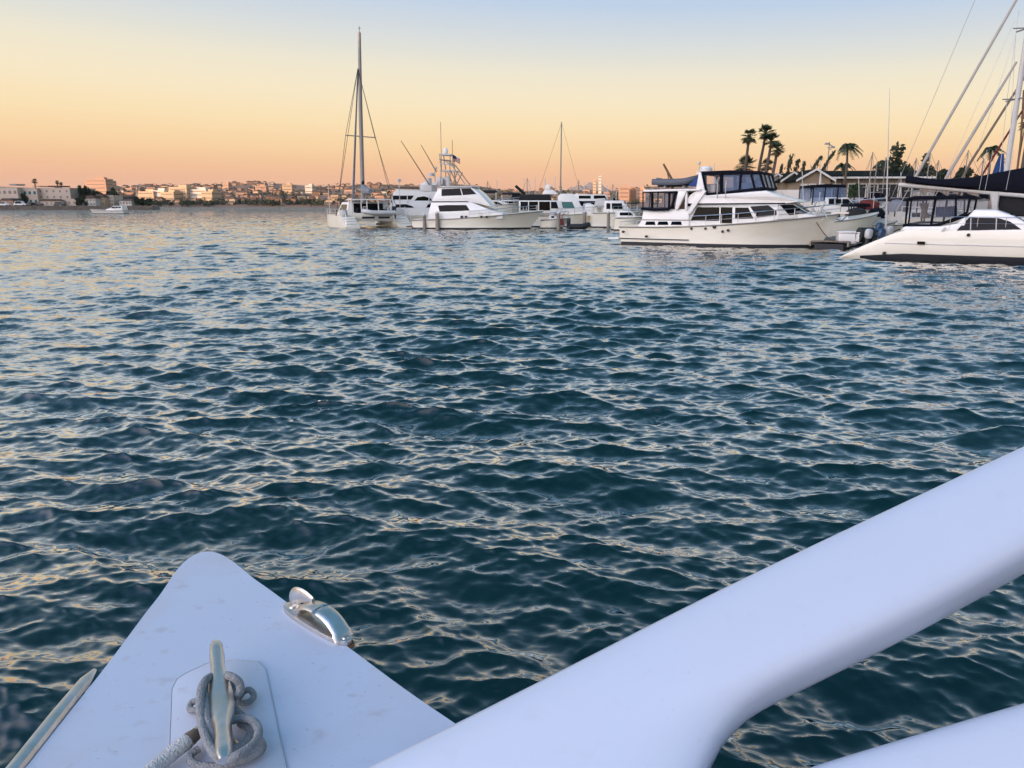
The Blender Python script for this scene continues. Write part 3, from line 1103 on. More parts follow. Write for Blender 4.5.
# crane and lamp pole
def crane():
    p = P(134.5, 203, 560)
    r = empty('crane', (p.x, 560, 1), 0, 'slim pale crane leaning right above the tip of the left shore', 'crane')
    s = 560 / F
    a = Vector((0, 0, 0)); top = Vector((5.5 * s, 0, 20 * s))
    b = MB()
    for q in (-.5, .5):
        b.tube([a + Vector((q, q, 0)), top + Vector((q * .4, q * .4, 0))], .28, 4)
    for k in range(10):
        u = k / 10
        b.tube([a.lerp(top, u) + Vector((-.5, -.5, 0)), a.lerp(top, u + .1) + Vector((.4, .4, 0))], .16, 4)
    b.build('mast', 'galvanised', r)
    j = MB()
    j.tube([top + Vector((-1.4 * s, 0, -.6 * s)), top + Vector((2.6 * s, 0, .8 * s))], .3, 4)
    j.build('jib', 'galvanised', r)
    k = MB(); k.box((0, 0, 0.5), (5, 5, 3)); k.build('base', 'wall_grey', r, smooth=0)


crane()


def lamp_pole():
    Y = 95
    p, q = P(825, 190, Y), P(825, 142, Y)
    r = empty('lamp_pole', (p.x, Y, p.z), 0, 'tall lamp pole with two heads behind the brown house', 'lamp pole')
    H = q.z - p.z
    s = Y / F
    b = MB(); b.tube([(0, 0, 0), (0, 0, H)], [.1, .06], 8); b.build('pole', 'galvanised', r)
    a = MB(); a.tube([(-.3, 0, H - .1), (3.4 * s, 0, H - .5)], .05, 6); a.tube([(-.2, 0, H - .6), (2.4 * s, 0, H - .9)], .04, 6); a.build('arm', 'galvanised', r)
    for x, z in ((3.4 * s, H - .5), (-.3, H - .1)):
        h = MB(); h.box((x, 0, z - .1), (.55, .3, .22), taper=.7); h.build('lamp_head', 'galvanised', r, bevel=.03)


lamp_pole()


# ------------------------------------------------------------------ houses of the right bank
def gable_house(px0, px1, ypeak, yeave, ybase, Y, depth, wall, label, kind):
    a, c = P(px0, yeave, Y), P(px1, yeave, Y)
    w = c.x - a.x
    zb = 1.15
    he = a.z - zb
    hp = P((px0 + px1) / 2, ypeak, Y).z - zb
    r = empty('gable_house', ((a.x + c.x) / 2, Y, zb), R(-8), label, 'house')
    b = MB()
    b.prism([(-w / 2, 0), (w / 2, 0), (w / 2, he), (0, hp - .12), (-w / 2, he)], 0, depth)
    b.build('wall', wall, r, smooth=0)
    t = MB()
    ov = .35
    for sgn in (-1, 1):
        x0, z0, x1, z1 = sgn * (w / 2 + ov), he - (hp - he) * ov * 2 / w, 0, hp
        t.slab([(x0, -ov, z0 + .12), (x1, -ov, z1 + .12), (x1, depth + ov, z1 + .12), (x0, depth + ov, z0 + .12)], .14, Vector((sgn * (hp - he), 0, w / 2)).normalized())
    rf = t.build('roof', 'roof_dark', r, smooth=0)
    f = MB()
    for sgn in (-1, 1):
        x0, z0 = sgn * (w / 2 + ov), he - (hp - he) * ov * 2 / w
        f.add([(x0, -ov - .06, z0 - .06), (0, -ov - .06, hp - .06), (0, -ov - .06, hp + .14), (x0, -ov - .06, z0 + .14),
               (x0, -ov - .01, z0 - .06), (0, -ov - .01, hp - .06), (0, -ov - .01, hp + .14), (x0, -ov - .01, z0 + .14)],
              [(0, 1, 2, 3), (7, 6, 5, 4), (0, 4, 5, 1), (2, 6, 7, 3), (1, 5, 6, 2), (0, 3, 7, 4)])
    f.build('bargeboard', 'trim_white', rf, smooth=0)
    for (u0, u1, v0, v1, m) in kind:
        fr = MB()
        x0, x1, z0, z1 = -w / 2 + w * u0, -w / 2 + w * u1, he * v0, he * v1
        for bx in (((x0 + x1) / 2, z0, x1 - x0 + .16, .09), ((x0 + x1) / 2, z1, x1 - x0 + .16, .09)):
            fr.box((bx[0], -.03, bx[1]), (bx[2], .12, bx[3]))
        for xx in (x0, x1):
            fr.box((xx, -.03, (z0 + z1) / 2), (.09, .1, z1 - z0))
        wf = fr.build('window', 'trim_white', r, smooth=0)
        g = MB(); g.box(((x0 + x1) / 2, -.015, (z0 + z1) / 2), (x1 - x0, .05, z1 - z0)); g.build('pane', m, wf, smooth=0)
    p = MB(); p.tube([(w * .12, -.5, 0), (w * .12, -.5, he + (hp - he) * .7)], .07, 6); p.build('post', 'trim_white', r)
    return r


HY = 70
gable_house(769, 785, 174.5, 179.5, 187, HY + 8, 8, 'wall_white', 'leftmost small gabled house partly behind the fan palms', [(.25, .6, .2, .8, 'window_dark'), (.7, .9, .3, .8, 'window_dark')])
gable_house(784, 802, 172.8, 179.5, 187, HY + 5, 9, 'wall_tan', 'middle gabled house with a teal window', [(.28, .78, .15, .8, 'teal_glass')])
gable_house(800, 830, 169.8, 179, 187, HY, 10, 'wall_tan', 'largest gabled house with a dark porch door and white bargeboards', [(.08, .25, .2, .85, 'trim_white'), (.34, .52, .02, .85, 'window_dark'), (.66, .78, .2, .85, 'wall_white'), (.82, .93, .2, .8, 'window_dark')])


def long_house():
    a, c = P(828, 178, 72), P(925, 178, 72)
    w = c.x - a.x
    zb = 1.15
    he = a.z - zb
    hp = P(870, 170.2, 75).z - zb
    r = empty('long_house', ((a.x + c.x) / 2, 72, zb), R(-6), 'long low brown house with a dark shingle roof behind the masts', 'house')
    b = MB(); b.box((0, 4, he / 2), (w, 8, he)); b.build('wall', 'wall_tan', r, smooth=0)
    t = MB()
    t.add([(-w / 2 - .5, -.6, he), (w / 2 + .5, -.6, he), (w / 2 + .5, 8.6, he), (-w / 2 - .5, 8.6, he), (-w / 2 - .5, 4, hp), (w / 2 + .5, 4, hp)], [(3, 2, 1, 0), (0, 1, 5, 4), (1, 2, 5), (2, 3, 4, 5), (3, 0, 4)])
    t.build('roof', 'roof_dark', r, smooth=0)
    g = MB(); g.box((0, -.66, he + .02), (w + 1, .1, .16)); g.build('gutter', 'trim_white', r, smooth=0)
    for u, ww in ((.10, .6), (.15, .5), (.27, .9), (.36, .9), (.47, .9), (.58, 1.2), (.68, .9), (.8, 1.1), (.9, .8)):
        x = -w / 2 + w * u
        f = MB(); f.box((x, -.03, he * .55), (ww, .1, he * .6)); wf = f.build('window', 'trim_white', r, smooth=0)
        q = MB(); q.box((x, -.05, he * .55), (ww - .2, .12, he * .6 - .2)); q.build('pane', 'window_dark', wf, smooth=0)


long_house()
b = MB()
pw0, pw1 = P(770, 190, 68), P(832, 190, 66)
b.slab([(pw0.x, 68, 3.2), (pw1.x, 66, 3.2), (pw1.x, 66.25, 3.2), (pw0.x, 68.25, 3.2)], 2.3, Vector((0, 0, 1)))
tag(b.build('garden_wall', 'wall_white', smooth=0), 'white garden wall in front of the gabled houses', 'wall')
b = MB()
pw0, pw1 = P(834, 190, 65), P(990, 190, 60)
b.slab([(pw0.x, 65, 2.5), (pw1.x, 60, 2.5), (pw1.x, 60.25, 2.5), (pw0.x, 65.25, 2.5)], 1.7, Vector((0, 0, 1)))
tag(b.build('garden_wall', 'wall_grey', smooth=0), 'long pale wall in front of the long brown house', 'wall')


# ------------------------------------------------------------------ boats: shared builders
def hull(b, L, B, fs, fb, over=0.8, tw=0.85, draft=0.45, stern_rake=0.0, sheer_pow=2.0, fine=1.9, flare=1.5, n=26, m=9, yc=0.0, deck_drop=0.0):
    """lofted hull: closed shell with a cambered deck. Returns the sheer line on one side"""
    secs = []
    sheer = []
    for i in range(n + 1):
        s = i / n
        if s < .45:
            k = tw + (1 - tw) * math.sin(PI / 2 * s / .45)
            kw = k * .94
        else:
            u = (s - .45) / .55
            k = max(.012, (1 - u ** (fine + .9)) ** .85)
            kw = max(.010, (.94 * (1 - u ** fine)))
        zs = fs + (fb - fs) * s ** sheer_pow
        prof = [(0.0, -draft * (1 - .5 * s ** 3))]
        for j in range(m + 1):
            u = j / m
            z = -.04 + (zs + .04) * u
            hb = B / 2 * (kw + (k - kw) * u ** flare)
            prof.append((hb, z))
        row = []
        def xx(z):
            up = max(z, -.1) / fb
            return s * L + over * max(0, up) * s ** 3 - stern_rake * (z / max(fs, .1)) * (1 - s) ** 6 * (1 if z > 0 else 0)
        for hb, z in prof:
            row.append((xx(z), yc - hb, z))
        top = prof[-1]
        row.append((xx(top[1]), yc, top[1] + .03 * B / 2 - deck_drop))
        for hb, z in reversed(prof[1:]):
            row.append((xx(z), yc + hb, z))
        secs.append(row)
        sheer.append((xx(top[1]), top[0], top[1]))
    b.rings(secs)
    return sheer


def sheer_tube(b, sheer, r, dz=0.0, yc=0.0, out=0.0, i0=0):
    b.tube([(x, yc - h - out, z + dz) for x, h, z in sheer[i0:]], r, 6)
    b.tube([(x, yc + h + out, z + dz) for x, h, z in sheer[i0:]], r, 6)


def boot_stripe(b, L, B, fs, fb, z0, z1, out=.012, **kw):
    """band round the hull at the waterline"""
    t = MB()
    tw, fine, over = kw.get('tw', .85), kw.get('fine', 1.9), kw.get('over', .8)
    n = 26
    for sg in (-1, 1):
        r0, r1 = [], []
        for i in range(n + 1):
            s = i / n
            if s < .45:
                k = tw + (1 - tw) * math.sin(PI / 2 * s / .45); kw_ = k * .94
            else:
                u = (s - .45) / .55
                k = max(.012, (1 - u ** (fine + .9)) ** .85); kw_ = max(.010, .94 * (1 - u ** fine))
            zs = fs + (fb - fs) * s ** kw.get('sheer_pow', 2.0)
            for z, r in ((z0, r0), (z1, r1)):
                u = (z + .04) / (zs + .04)
                hb = B / 2 * (kw_ + (k - kw_) * max(0, u) ** kw.get('flare', 1.5))
                r.append((s * L + over * max(0, z / fb) * s ** 3 + out * s, kw.get('yc', 0) + sg * (hb + out), z))
        b.rings([r0, r1], cap=False, closed=False)
    # across the transom
    b.box((-out * .5 - .004, kw.get('yc', 0), (z0 + z1) / 2), (out, B * tw * .94, z1 - z0))


def rail(b, pts, h, r=.016, every=1, mid=True):
    """guard rail: top wire, lower wire and posts along deck points"""
    top = [Vector(p) + Vector((0, 0, h)) for p in pts]
    b.tube(top, r, 5)
    if mid:
        b.tube([Vector(p) + Vector((0, 0, h * .5)) for p in pts], r * .6, 4)
    for i in range(0, len(pts), every):
        b.tube([pts[i], top[i]], r, 5)


def pane(parent, poly, wf, side, m='tint_glass', name='window', out=.012):
    g = MB()
    if side < 0:
        g.prism(poly, lambda x, z: -wf(x, z) - out, lambda x, z: -wf(x, z) + .03)
    else:
        g.prism(poly, lambda x, z: wf(x, z) - .03, lambda x, z: wf(x, z) + out)
    return g.build(name, m, parent, smooth=0)


def lerpw(z0, w0, z1, w1):
    return lambda x, z: w0 + (w1 - w0) * (z - z0) / (z1 - z0)


def inflate(b, path, r, flat=1.0):
    b.tube(spline(path, 5), r, 10, flat)


# ------------------------------------------------------------------ the big motor yacht
def motor_yacht():
    st, bw = Vector((6.15, 38.6)), Vector((13.98, 34.2))
    dv = bw - st
    ang = math.atan2(dv.y, dv.x)
    LW = dv.length
    fr = Frame(st.x, st.y, ang)
    t = empty('motor_yacht', (st.x, st.y, 0), ang, 'big cream motor yacht with navy flybridge enclosure and a dinghy on its aft roof', 'motor yacht')
    B = 3.7
    fs, fb = .88, 1.52
    kw = dict(over=.72, tw=.86, sheer_pow=2.3, fine=2.3, flare=1.7)
    b = MB(); sh = hull(b, LW, B, fs, fb, stern_rake=.12, **kw); hb = b.build('hull', 'hull_white', t)
    b = MB(); boot_stripe(b, LW, B, fs, fb, -.1, .15, **kw); build_each(b, 'boot_stripe', 'boot', hb)
    b = MB(); sheer_tube(b, sh, .032, -.03, out=.005); build_each(b, 'rub_rail', 'alloy', hb)
    b = MB()
    for sg in (-1, 1):
        b.tube([(x, sg * (h * .985 + .01), .30) for x, h, z in sh[0:11]], .022, 5)
    build_each(b, 'spray_rail', 'boot', hb)
    L = fr.L
    y = -1.72
    # aft trunk and bulwark
    wl = lerpw(.8, 1.57, 2.2, 1.52)
    b = MB()
    prof = [L(635, 228.5, y), L(640.5, 219.6, y), L(642, 209.2, y), L(688, 209.2, y), L(688, 228.5, y)]
    b.prism(prof, lambda x, z: -wl(x, z), wl)
    aft = b.build('aft_cabin', 'gelcoat', t, bevel=.04)
    for a, c in ((644, 654.5), (656.3, 667.4), (669.7, 681)):
        pane(aft, fr.LL([(a + 1.2, 221.6), (c - 1, 221.6), (c, 225), (a, 225)], y), wl, -1)
        pane(aft, fr.LL([(a + 1.2, 221.6), (c - 1, 221.6), (c, 225), (a, 225)], y), wl, 1)
    b = MB()
    x0, z0 = L(640, 219.8, y); x1, _ = L(690, 219.8, y)
    for sg in (-1, 1):
        b.tube([(x0, sg * 1.56, z0), (x1, sg * 1.56, z0)], .022, 5)
    build_each(b, 'trim_line', 'alloy', aft)
    # main saloon
    ws = lerpw(.9, 1.50, 2.4, 1.34)
    ys = -1.45
    b = MB()
    xk = L(778, 210, ys)[0]
    wn = lambda x, z: ws(x, z) - max(0, x - xk) * .72
    prof = [L(686, 226, ys), L(686, 204.5, ys), L(778, 203.5, ys), L(778, 219.5, ys), L(740, 226, ys)]
    b.prism(prof, lambda x, z: -ws(x, z), ws)
    fp = [(xk, L(776, 203.6, ys)[1])] + [L(*q, ys) for q in ((791, 203.4), (806, 213.5), (808, 217.5))] + [(xk, L(776, 219.5, ys)[1])]
    b.prism(fp, lambda x, z: -(ws(x, z) - (x - xk) * .72), lambda x, z: ws(x, z) - (x - xk) * .72)
    sal = b.build('saloon', 'gelcoat', t, bevel=.04)
    for sg in (-1, 1):
        pane(sal, fr.LL([(690.5, 220.8), (697, 207.2), (719.2, 207.2), (719.2, 220.8)], ys), ws, sg, 'brown_glass')
        d = pane(sal, fr.LL([(720.5, 223.2), (720.5, 207.2), (732.2, 207.2), (732.2, 223.2)], ys), ws, sg, 'brown_glass', 'door')
        pane(sal, fr.LL([(735, 219), (735, 207.6), (748, 207.6), (753.5, 218.4)], ys), ws, sg, 'brown_glass')
        pane(sal, fr.LL([(757.5, 217.6), (750, 206.6), (768, 205.2), (776.5, 211.5), (776.5, 215.2)], ys), ws, sg)
    # the front screen wraps round: a pane on each angled shoulder, one across the middle
    wsh = lambda x, z: ws(x, z) - (x - xk) * .72
    for sg in (-1, 1):
        pane(sal, fr.LL([(779.5, 204.9), (791, 204.5), (805, 213.2), (788, 215.2)], ys), wsh, sg, name='windscreen')
    (xa, za), (xb, zb_) = L(791, 203.4, ys), L(806, 213.5, ys)
    nrm = Vector((za - zb_, 0, xb - xa)).normalized()
    wm = wsh(xb, zb_) - .08
    g = MB(); g.slab([Vector((xa + .08, -wm, za - .05)) + nrm * .015, Vector((xb - .08, -wm, zb_ + .05)) + nrm * .015, Vector((xb - .08, wm, zb_ + .05)) + nrm * .015, Vector((xa + .08, wm, za - .05)) + nrm * .015], .03, nrm); g.build('windscreen', 'tint_glass', sal, smooth=0)
    # foredeck trunk
    wf_ = lerpw(1.2, 1.2, 1.8, 1.05)
    b = MB()
    tx = L(790, 222, -1.1)[0]
    tw_ = lambda x, z: max(.12, 1.0 - max(0, x - tx) * .36)
    b.prism([L(790, 222, -.9), L(790, 213.2, -.9), L(806, 213.6, -.9), L(820, 216.5, -.9), L(824, 221, -.9)], lambda x, z: -tw_(x, z), tw_)
    b.build('foredeck_trunk', 'gelcoat', t, bevel=.05)
    # flybridge deck: overhanging brow and sides
    yf = -1.55
    b = MB()
    prof = [L(684, 203.9, yf), L(690, 195, yf), L(697, 190, yf), L(700, 193.5, yf), L(706, 195.5, yf), L(766, 190.5, yf), L(780, 196.5, yf), L(797, 200.3, yf), L(799, 201.8, yf), L(786, 203.2, yf)]
    wfb = lambda x, z: 1.56 if x < 7.3 else max(.9, 1.56 - (x - 7.3) * .35)
    b.prism(prof, lambda x, z: -wfb(x, z), wfb)
    fly = b.build('flybridge', 'gelcoat', t, bevel=.06, seg=3)
    b = MB()
    pts = fr.LL([(688, 204.1), (720, 203.9), (785, 203.4)], -1.58)
    for sg in (-1, 1):
        b.tube([(x, sg * 1.57, z) for x, z in pts], .03, 5)
    build_each(b, 'trim_line', 'navy', fly)
    # flybridge enclosure, navy top and blue clear panels
    yb = -1.35
    b = MB()
    tp = fr.LL([(699.5, 171.5), (730, 170.2), (760.5, 171), (761, 174.2), (730, 174.8), (701, 175)], yb)
    b.prism(tp, -1.37, 1.37)
    cn = b.build('enclosure_top', 'navy', t, bevel=.03)
    b = MB()
    def strip(pts, r=.06):
        for sg in (-1, 1):
            b.tube([(x, sg * 1.35, z) for x, z in fr.LL(pts, yb)], r, 6)
    strip([(702, 174), (707, 194.5)], .07); strip([(707, 194.2), (724, 193), (764.5, 188.2)], .075)
    strip([(721.5, 174), (721.5, 193)], .09); strip([(741, 173.5), (739.5, 191)], .055); strip([(751, 173.5), (755, 189.5)], .05); strip([(760, 173), (764.5, 188.5)], .06)
    (xf0, zf0), (xf1, zf1) = L(760, 173, yb), L(764.5, 188.5, yb)
    for yy in (-.5, .5):
        b.tube([(xf0, yy, zf0), (xf1, yy, zf1)], .05, 5)
    (xg0, zg0), (xg1, zg1) = L(702, 174, yb), L(707, 194.5, yb)
    b.tube([(xf1, -1.35, zf1), (xf1, 1.35, zf1)], .06, 5)
    b.tube([(xg1, -1.35, zg1), (xg1, 1.35, zg1)], .06, 5)
    build_each(b, 'enclosure_frame', 'navy', t)
    cells = [[(703, 175), (720.5, 175), (720.5, 193), (707.5, 194)], [(722.5, 175), (740.5, 174.5), (739, 191), (722.5, 192.8)], [(741.5, 174.5), (750.5, 174.3), (754.5, 189.5), (740.5, 190.8)], [(751.8, 174.3), (759.8, 174), (764, 188.3), (755.5, 189.3)]]
    for i, cpts in enumerate(cells):
        for sg in (-1, 1):
            pane(t, fr.LL(cpts, yb), lambda x, z: 1.33, sg, 'vinyl_clear' if i == 0 else 'vinyl_blue', 'clear_panel', out=.006)
    g = MB(); g.slab([(xf0, -1.3, zf0), (xf0, 1.3, zf0), (xf1, 1.3, zf1), (xf1, -1.3, zf1)], .01); g.build('clear_panel', 'vinyl_blue', t, smooth=0)
    # helm seats and console inside
    b = MB()
    x, z = L(714, 192, 0); b.box((x, .5, z - .1), (.5, .5, .9)); b.box((x, -.5, z - .1), (.5, .5, .9)); build_each(b, 'helm_seat', 'gelcoat', t, bevel=.08)
    b = MB()
    x, z = L(748, 189, 0); b.box((x, 0, z), (.5, 1.8, .5)); b.build('console', 'grey_white', t, bevel=.06)
    # arch carrying radar and lights
    b = MB()
    for sg in (-1, 1):
        p = fr.LL([(696, 190), (699, 173.5), (701.5, 173.5), (706, 195)], -1.42)
        b.prism(p, sg * 1.42 - .05, sg * 1.42 + .05)
    xa_, za_ = L(700, 173.2, -1.42)
    b.box((xa_ - .05, 0, za_), (.22, 2.9, .09))
    b.build('radar_arch', 'gelcoat', t, bevel=.02)
    b = MB(); x, z = L(706, 169, 0); b.tube([(x, 0, z - .12), (x, 0, z + .02), (x, 0, z + .12)], [.3, .3, .2], 14); b.build('radar_dome', 'gelcoat', t)
    b = MB()
    for px, yt, yb2, yy in ((699, 161, 172, -.9), (714, 163, 172, .8), (716.8, 178, 198, -1.58), (725, 180, 198.5, -1.58)):
        x, z0 = L(px, yb2, yy); _, z1 = L(px, yt, yy)
        b.tube([(x, yy, z0), (x, yy, z1)], .018, 5)
    x, z = L(699.3, 163, -.9); b.ball((x, -.9, z), .07)
    build_each(b, 'antenna', 'white_spar', t)
    # aft hardtop, its posts and curtains
    b = MB()
    b.prism(fr.LL([(643, 189.8), (700, 188.6), (701, 190.6), (643.5, 191.9)], -1.7), -1.72, 1.72)
    ht = b.build('hardtop', 'gelcoat', t, bevel=.02)
    b = MB()
    ya = -1.66
    def strip2(pts, r):
        for sg in (-1, 1):
            b.tube([(x, sg * 1.66, z) for x, z in fr.LL(pts, ya)], r, 6)
    strip2([(643, 191.6), (643, 208.2)], .03); strip2([(652.2, 191.6), (652.2, 208.5)], .06); strip2([(669.5, 191.6), (669, 208.5)], .055); strip2([(676.3, 191.6), (672, 206.8), (668, 209.4), (654, 209.7), (641.5, 208.6)], .07); strip2([(643, 192.2), (677, 191.9)], .04)
    x, z = L(642, 208.6, ya); b.tube([(x, -1.66, z), (x, 1.66, z)], .06, 5)
    for yy in (-.6, .6):
        x2, z2 = L(643, 191.7, ya); b.tube([(x, yy, z), (x2, yy, z2)], .04, 5)
    build_each(b, 'curtain_frame', 'navy', t)
    for i, cpts in enumerate(([(643.5, 192), (651.5, 192), (651.5, 208.5), (642, 208.5)], [(653, 192), (669, 192), (668.5, 208.8), (653, 208.8)], [(670, 192), (675.5, 192), (671.5, 206.5), (669.5, 207.5)])):
        for sg in (-1, 1):
            pane(t, fr.LL(cpts, ya), lambda x, z: 1.65, sg, 'vinyl_clear', 'clear_panel', out=.004)
    # wing between hardtop and saloon: white slanting post and stair
    b = MB()
    for sg in (-1, 1):
        b.prism(fr.LL([(675, 209.4), (678.5, 191.2), (687, 190.8), (678, 209.4)], ya), sg * 1.66 - .05, sg * 1.66 + .05)
        b.prism(fr.LL([(684.5, 210), (685, 191), (687.2, 191), (687, 210)], ya), sg * 1.6 - .04, sg * 1.6 + .04)
        b.prism(fr.LL([(687, 214), (697, 190.5), (706, 190.5), (690, 214)], ya), sg * 1.55 - .06, sg * 1.55 + .06)
    build_each(b, 'wing_post', 'gelcoat', t, bevel=.015)
    b = MB(); b.prism(fr.LL([(679, 208.6), (684.5, 199), (684.5, 208.8)], -1.3), -1.3, -.2); b.build('seat', 'teak', t, smooth=0)
    b = MB(); b.prism(fr.LL([(686.8, 207.5), (691, 192), (696, 192), (689, 207.5)], -1.4), -1.40, -1.3); b.build('stair_panel', 'brown_glass', t, smooth=0)
    # portlights, fairleads
    b = MB()
    for px, py in ((691.5, 228.7), (705.5, 228.5), (722.5, 231.5), (646, 236.5), (623, 231.8), (728, 230.4)):
        x, z = L(px, py, -1.83); b.tube([(x, -1.86, z), (x, -1.72, z)], .06, 10)
    x, z = L(714.5, 226.8, -1.83); b.tube([(x, -1.86, z), (x, -1.7, z)], .09, 10)
    build_each(b, 'portlight', 'boot', t)
    b = MB()
    pts = [(x, -h * .95 + .03, z + .02) for x, h, z in sh[10:27:2]]
    rail(b, pts, .42, .018)
    rail(b, [(x, -yv, z) for x, yv, z in pts], .42, .018)
    b.tube([Vector(pts[-1]) + Vector((0, 0, .42)), Vector((pts[-1][0], -pts[-1][1], pts[-1][2] + .42))], .018, 5)
    build_each(b, 'guard_rail', 'steel', t)
    # two folded deck chairs on the bow, anchor and swim step
    for px in (813, 822):
        b = MB()
        x, z = L(px, 214, -.5)
        for yy in (-.62, -.22):
            b.tube([(x - .18, yy, z - .15), (x + .08, yy, z + .55)], .022, 5)
            b.tube([(x + .25, yy, z - .15), (x - .08, yy, z + .28)], .022, 5)
        for k in range(5):
            b.tube([(x - .06 + k * .03, -.62, z + .1 + k * .1), (x - .06 + k * .03, -.22, z + .1 + k * .1)], .02, 4)
        b.build('deck_chair', 'grey_white', t)
    b = MB(); xb2 = sh[-1][0]; zb2 = sh[-1][2]
    b.box((xb2 + .02, 0, zb2 + .04), (.7, .26, .08)); b.tube([(xb2 + .35, 0, zb2), (xb2 + .1, 0, zb2 - .32), (xb2 - .12, 0, zb2 - .22)], .04, 6)
    b.build('bow_roller', 'steel', t)
    b = MB(); b.box((-.35, 0, .28), (.75, 2.9, .07)); b.build('swim_platform', 'gelcoat', t, bevel=.02)
    b = MB()
    for yy in (-1.2, 1.2):
        b.tube([(-.2, yy, .3), (-.2, yy, 1.1), (.15, yy, 1.15)], .02, 5)
    b.tube([(-.2, -1.2, 1.1), (-.2, 1.2, 1.1)], .02, 5)
    b.build('stern_rail', 'steel', t)
    b = MB()
    x, z = L(790, 213, -.9)
    b.box((x - .1, -.3, z + .05), (1.2, 1.3, .1)); b.build('windscreen_cover', 'grey_canvas', t, bevel=.03)
    # davit crane on the hardtop
    c = MB(); x, z = L(672.5, 188.6, 0); x1, z1 = L(672, 178.5, 0); x2, z2 = L(663.5, 164, 0)
    c.tube([(x, 0, z), (x1, 0, z1)], .06, 7); c.tube([(x1, 0, z1 - .05), (x2, 0, z2)], [.065, .05], 6); c.tube([(x - .15, 0, z + .2), (x1 - .3, 0, z1 + .45)], .025, 5)
    c.build('davit_crane', 'brown_line', t)
    # the dinghy lies in chocks on the hardtop: a thing of its own
    d0x, d0z = L(655, 187.9, -.5); d1x, _ = L(699, 187.9, -.5)
    cx = (d0x + d1x) / 2
    wp = fr.m.inverted() @ Vector((cx, -.35, 0)) + fr.pos
    dg = empty('inflatable_dinghy', (wp.x, wp.y, d0z + .02), ang, 'grey inflatable dinghy lying on the aft roof of the big yacht', 'dinghy')
    hl = (d1x - d0x) / 2
    b = MB()
    inflate(b, [(-hl, -.55, .25), (hl * .3, -.58, .25), (hl * .8, -.4, .36), (hl, 0, .44), (hl * .8, .4, .36), (hl * .3, .58, .25), (-hl, .55, .25)], .15)
    b.build('tube', 'rubber_grey', dg)
    b = MB()
    b.rings([[(-hl * .9, -.42, .25), (-hl * .9, 0, .02), (-hl * .9, .42, .25), (-hl * .9, 0, .3)], [(hl * .3, -.42, .25), (hl * .3, 0, .02), (hl * .3, .42, .25), (hl * .3, 0, .3)], [(hl * .85, -.1, .34), (hl * .85, 0, .2), (hl * .85, .1, .34), (hl * .85, 0, .38)]])
    b.build('floor', 'rubber_black', dg, smooth=0)
    b = MB(); b.box((-hl * .88, 0, .28), (.06, .9, .34)); b.build('transom', 'grey_white', dg, smooth=0)
    for xx in (-hl * .5, hl * .35):
        k = MB(); k.box((xx, 0, .03), (.08, .7, .1)); k.build('chock', 'grey_white', dg, smooth=0)
    # blue cover lying over the dinghy's bow end
    wp2 = fr.m.inverted() @ Vector((L(697, 184, -.9)[0], -.95, 0)) + fr.pos
    b = MB(); b.add([(-.35, -.35, 0), (.4, -.35, 0), (.4, .35, 0), (-.35, .35, 0), (.3, -.28, .62), (.38, .28, .62)], [(3, 2, 1, 0), (0, 1, 4), (1, 2, 5, 4), (2, 3, 5), (3, 0, 4, 5)])
    o = b.build('cover', 'blue_canvas', bevel=.03); o.location = (wp2.x, wp2.y, d0z + .03); o.rotation_euler = (0, 0, ang)
    tag(o, 'folded blue cover standing beside the dinghy bow on the aft roof', 'canvas cover')
    # mooring line
    x, z = L(816, 222.4, -.9); 
    def world(x, y, z): 
        v = fr.m.inverted() @ Vector((x, y, 0)) + fr.pos
        return Vector((v.x, v.y, z))
    a = world(x, -.75, z); e = P(838.5, 243, 33.4)
    b = MB(); b.tube([a.lerp(e, k / 8) - Vector((0, 0, .18 * math.sin(PI * k / 8))) for k in range(9)], .022, 5)
    tag(b.build('mooring_line', 'brown_line'), 'slack mooring line from the big yacht bow down to the dock', 'rope')


motor_yacht()


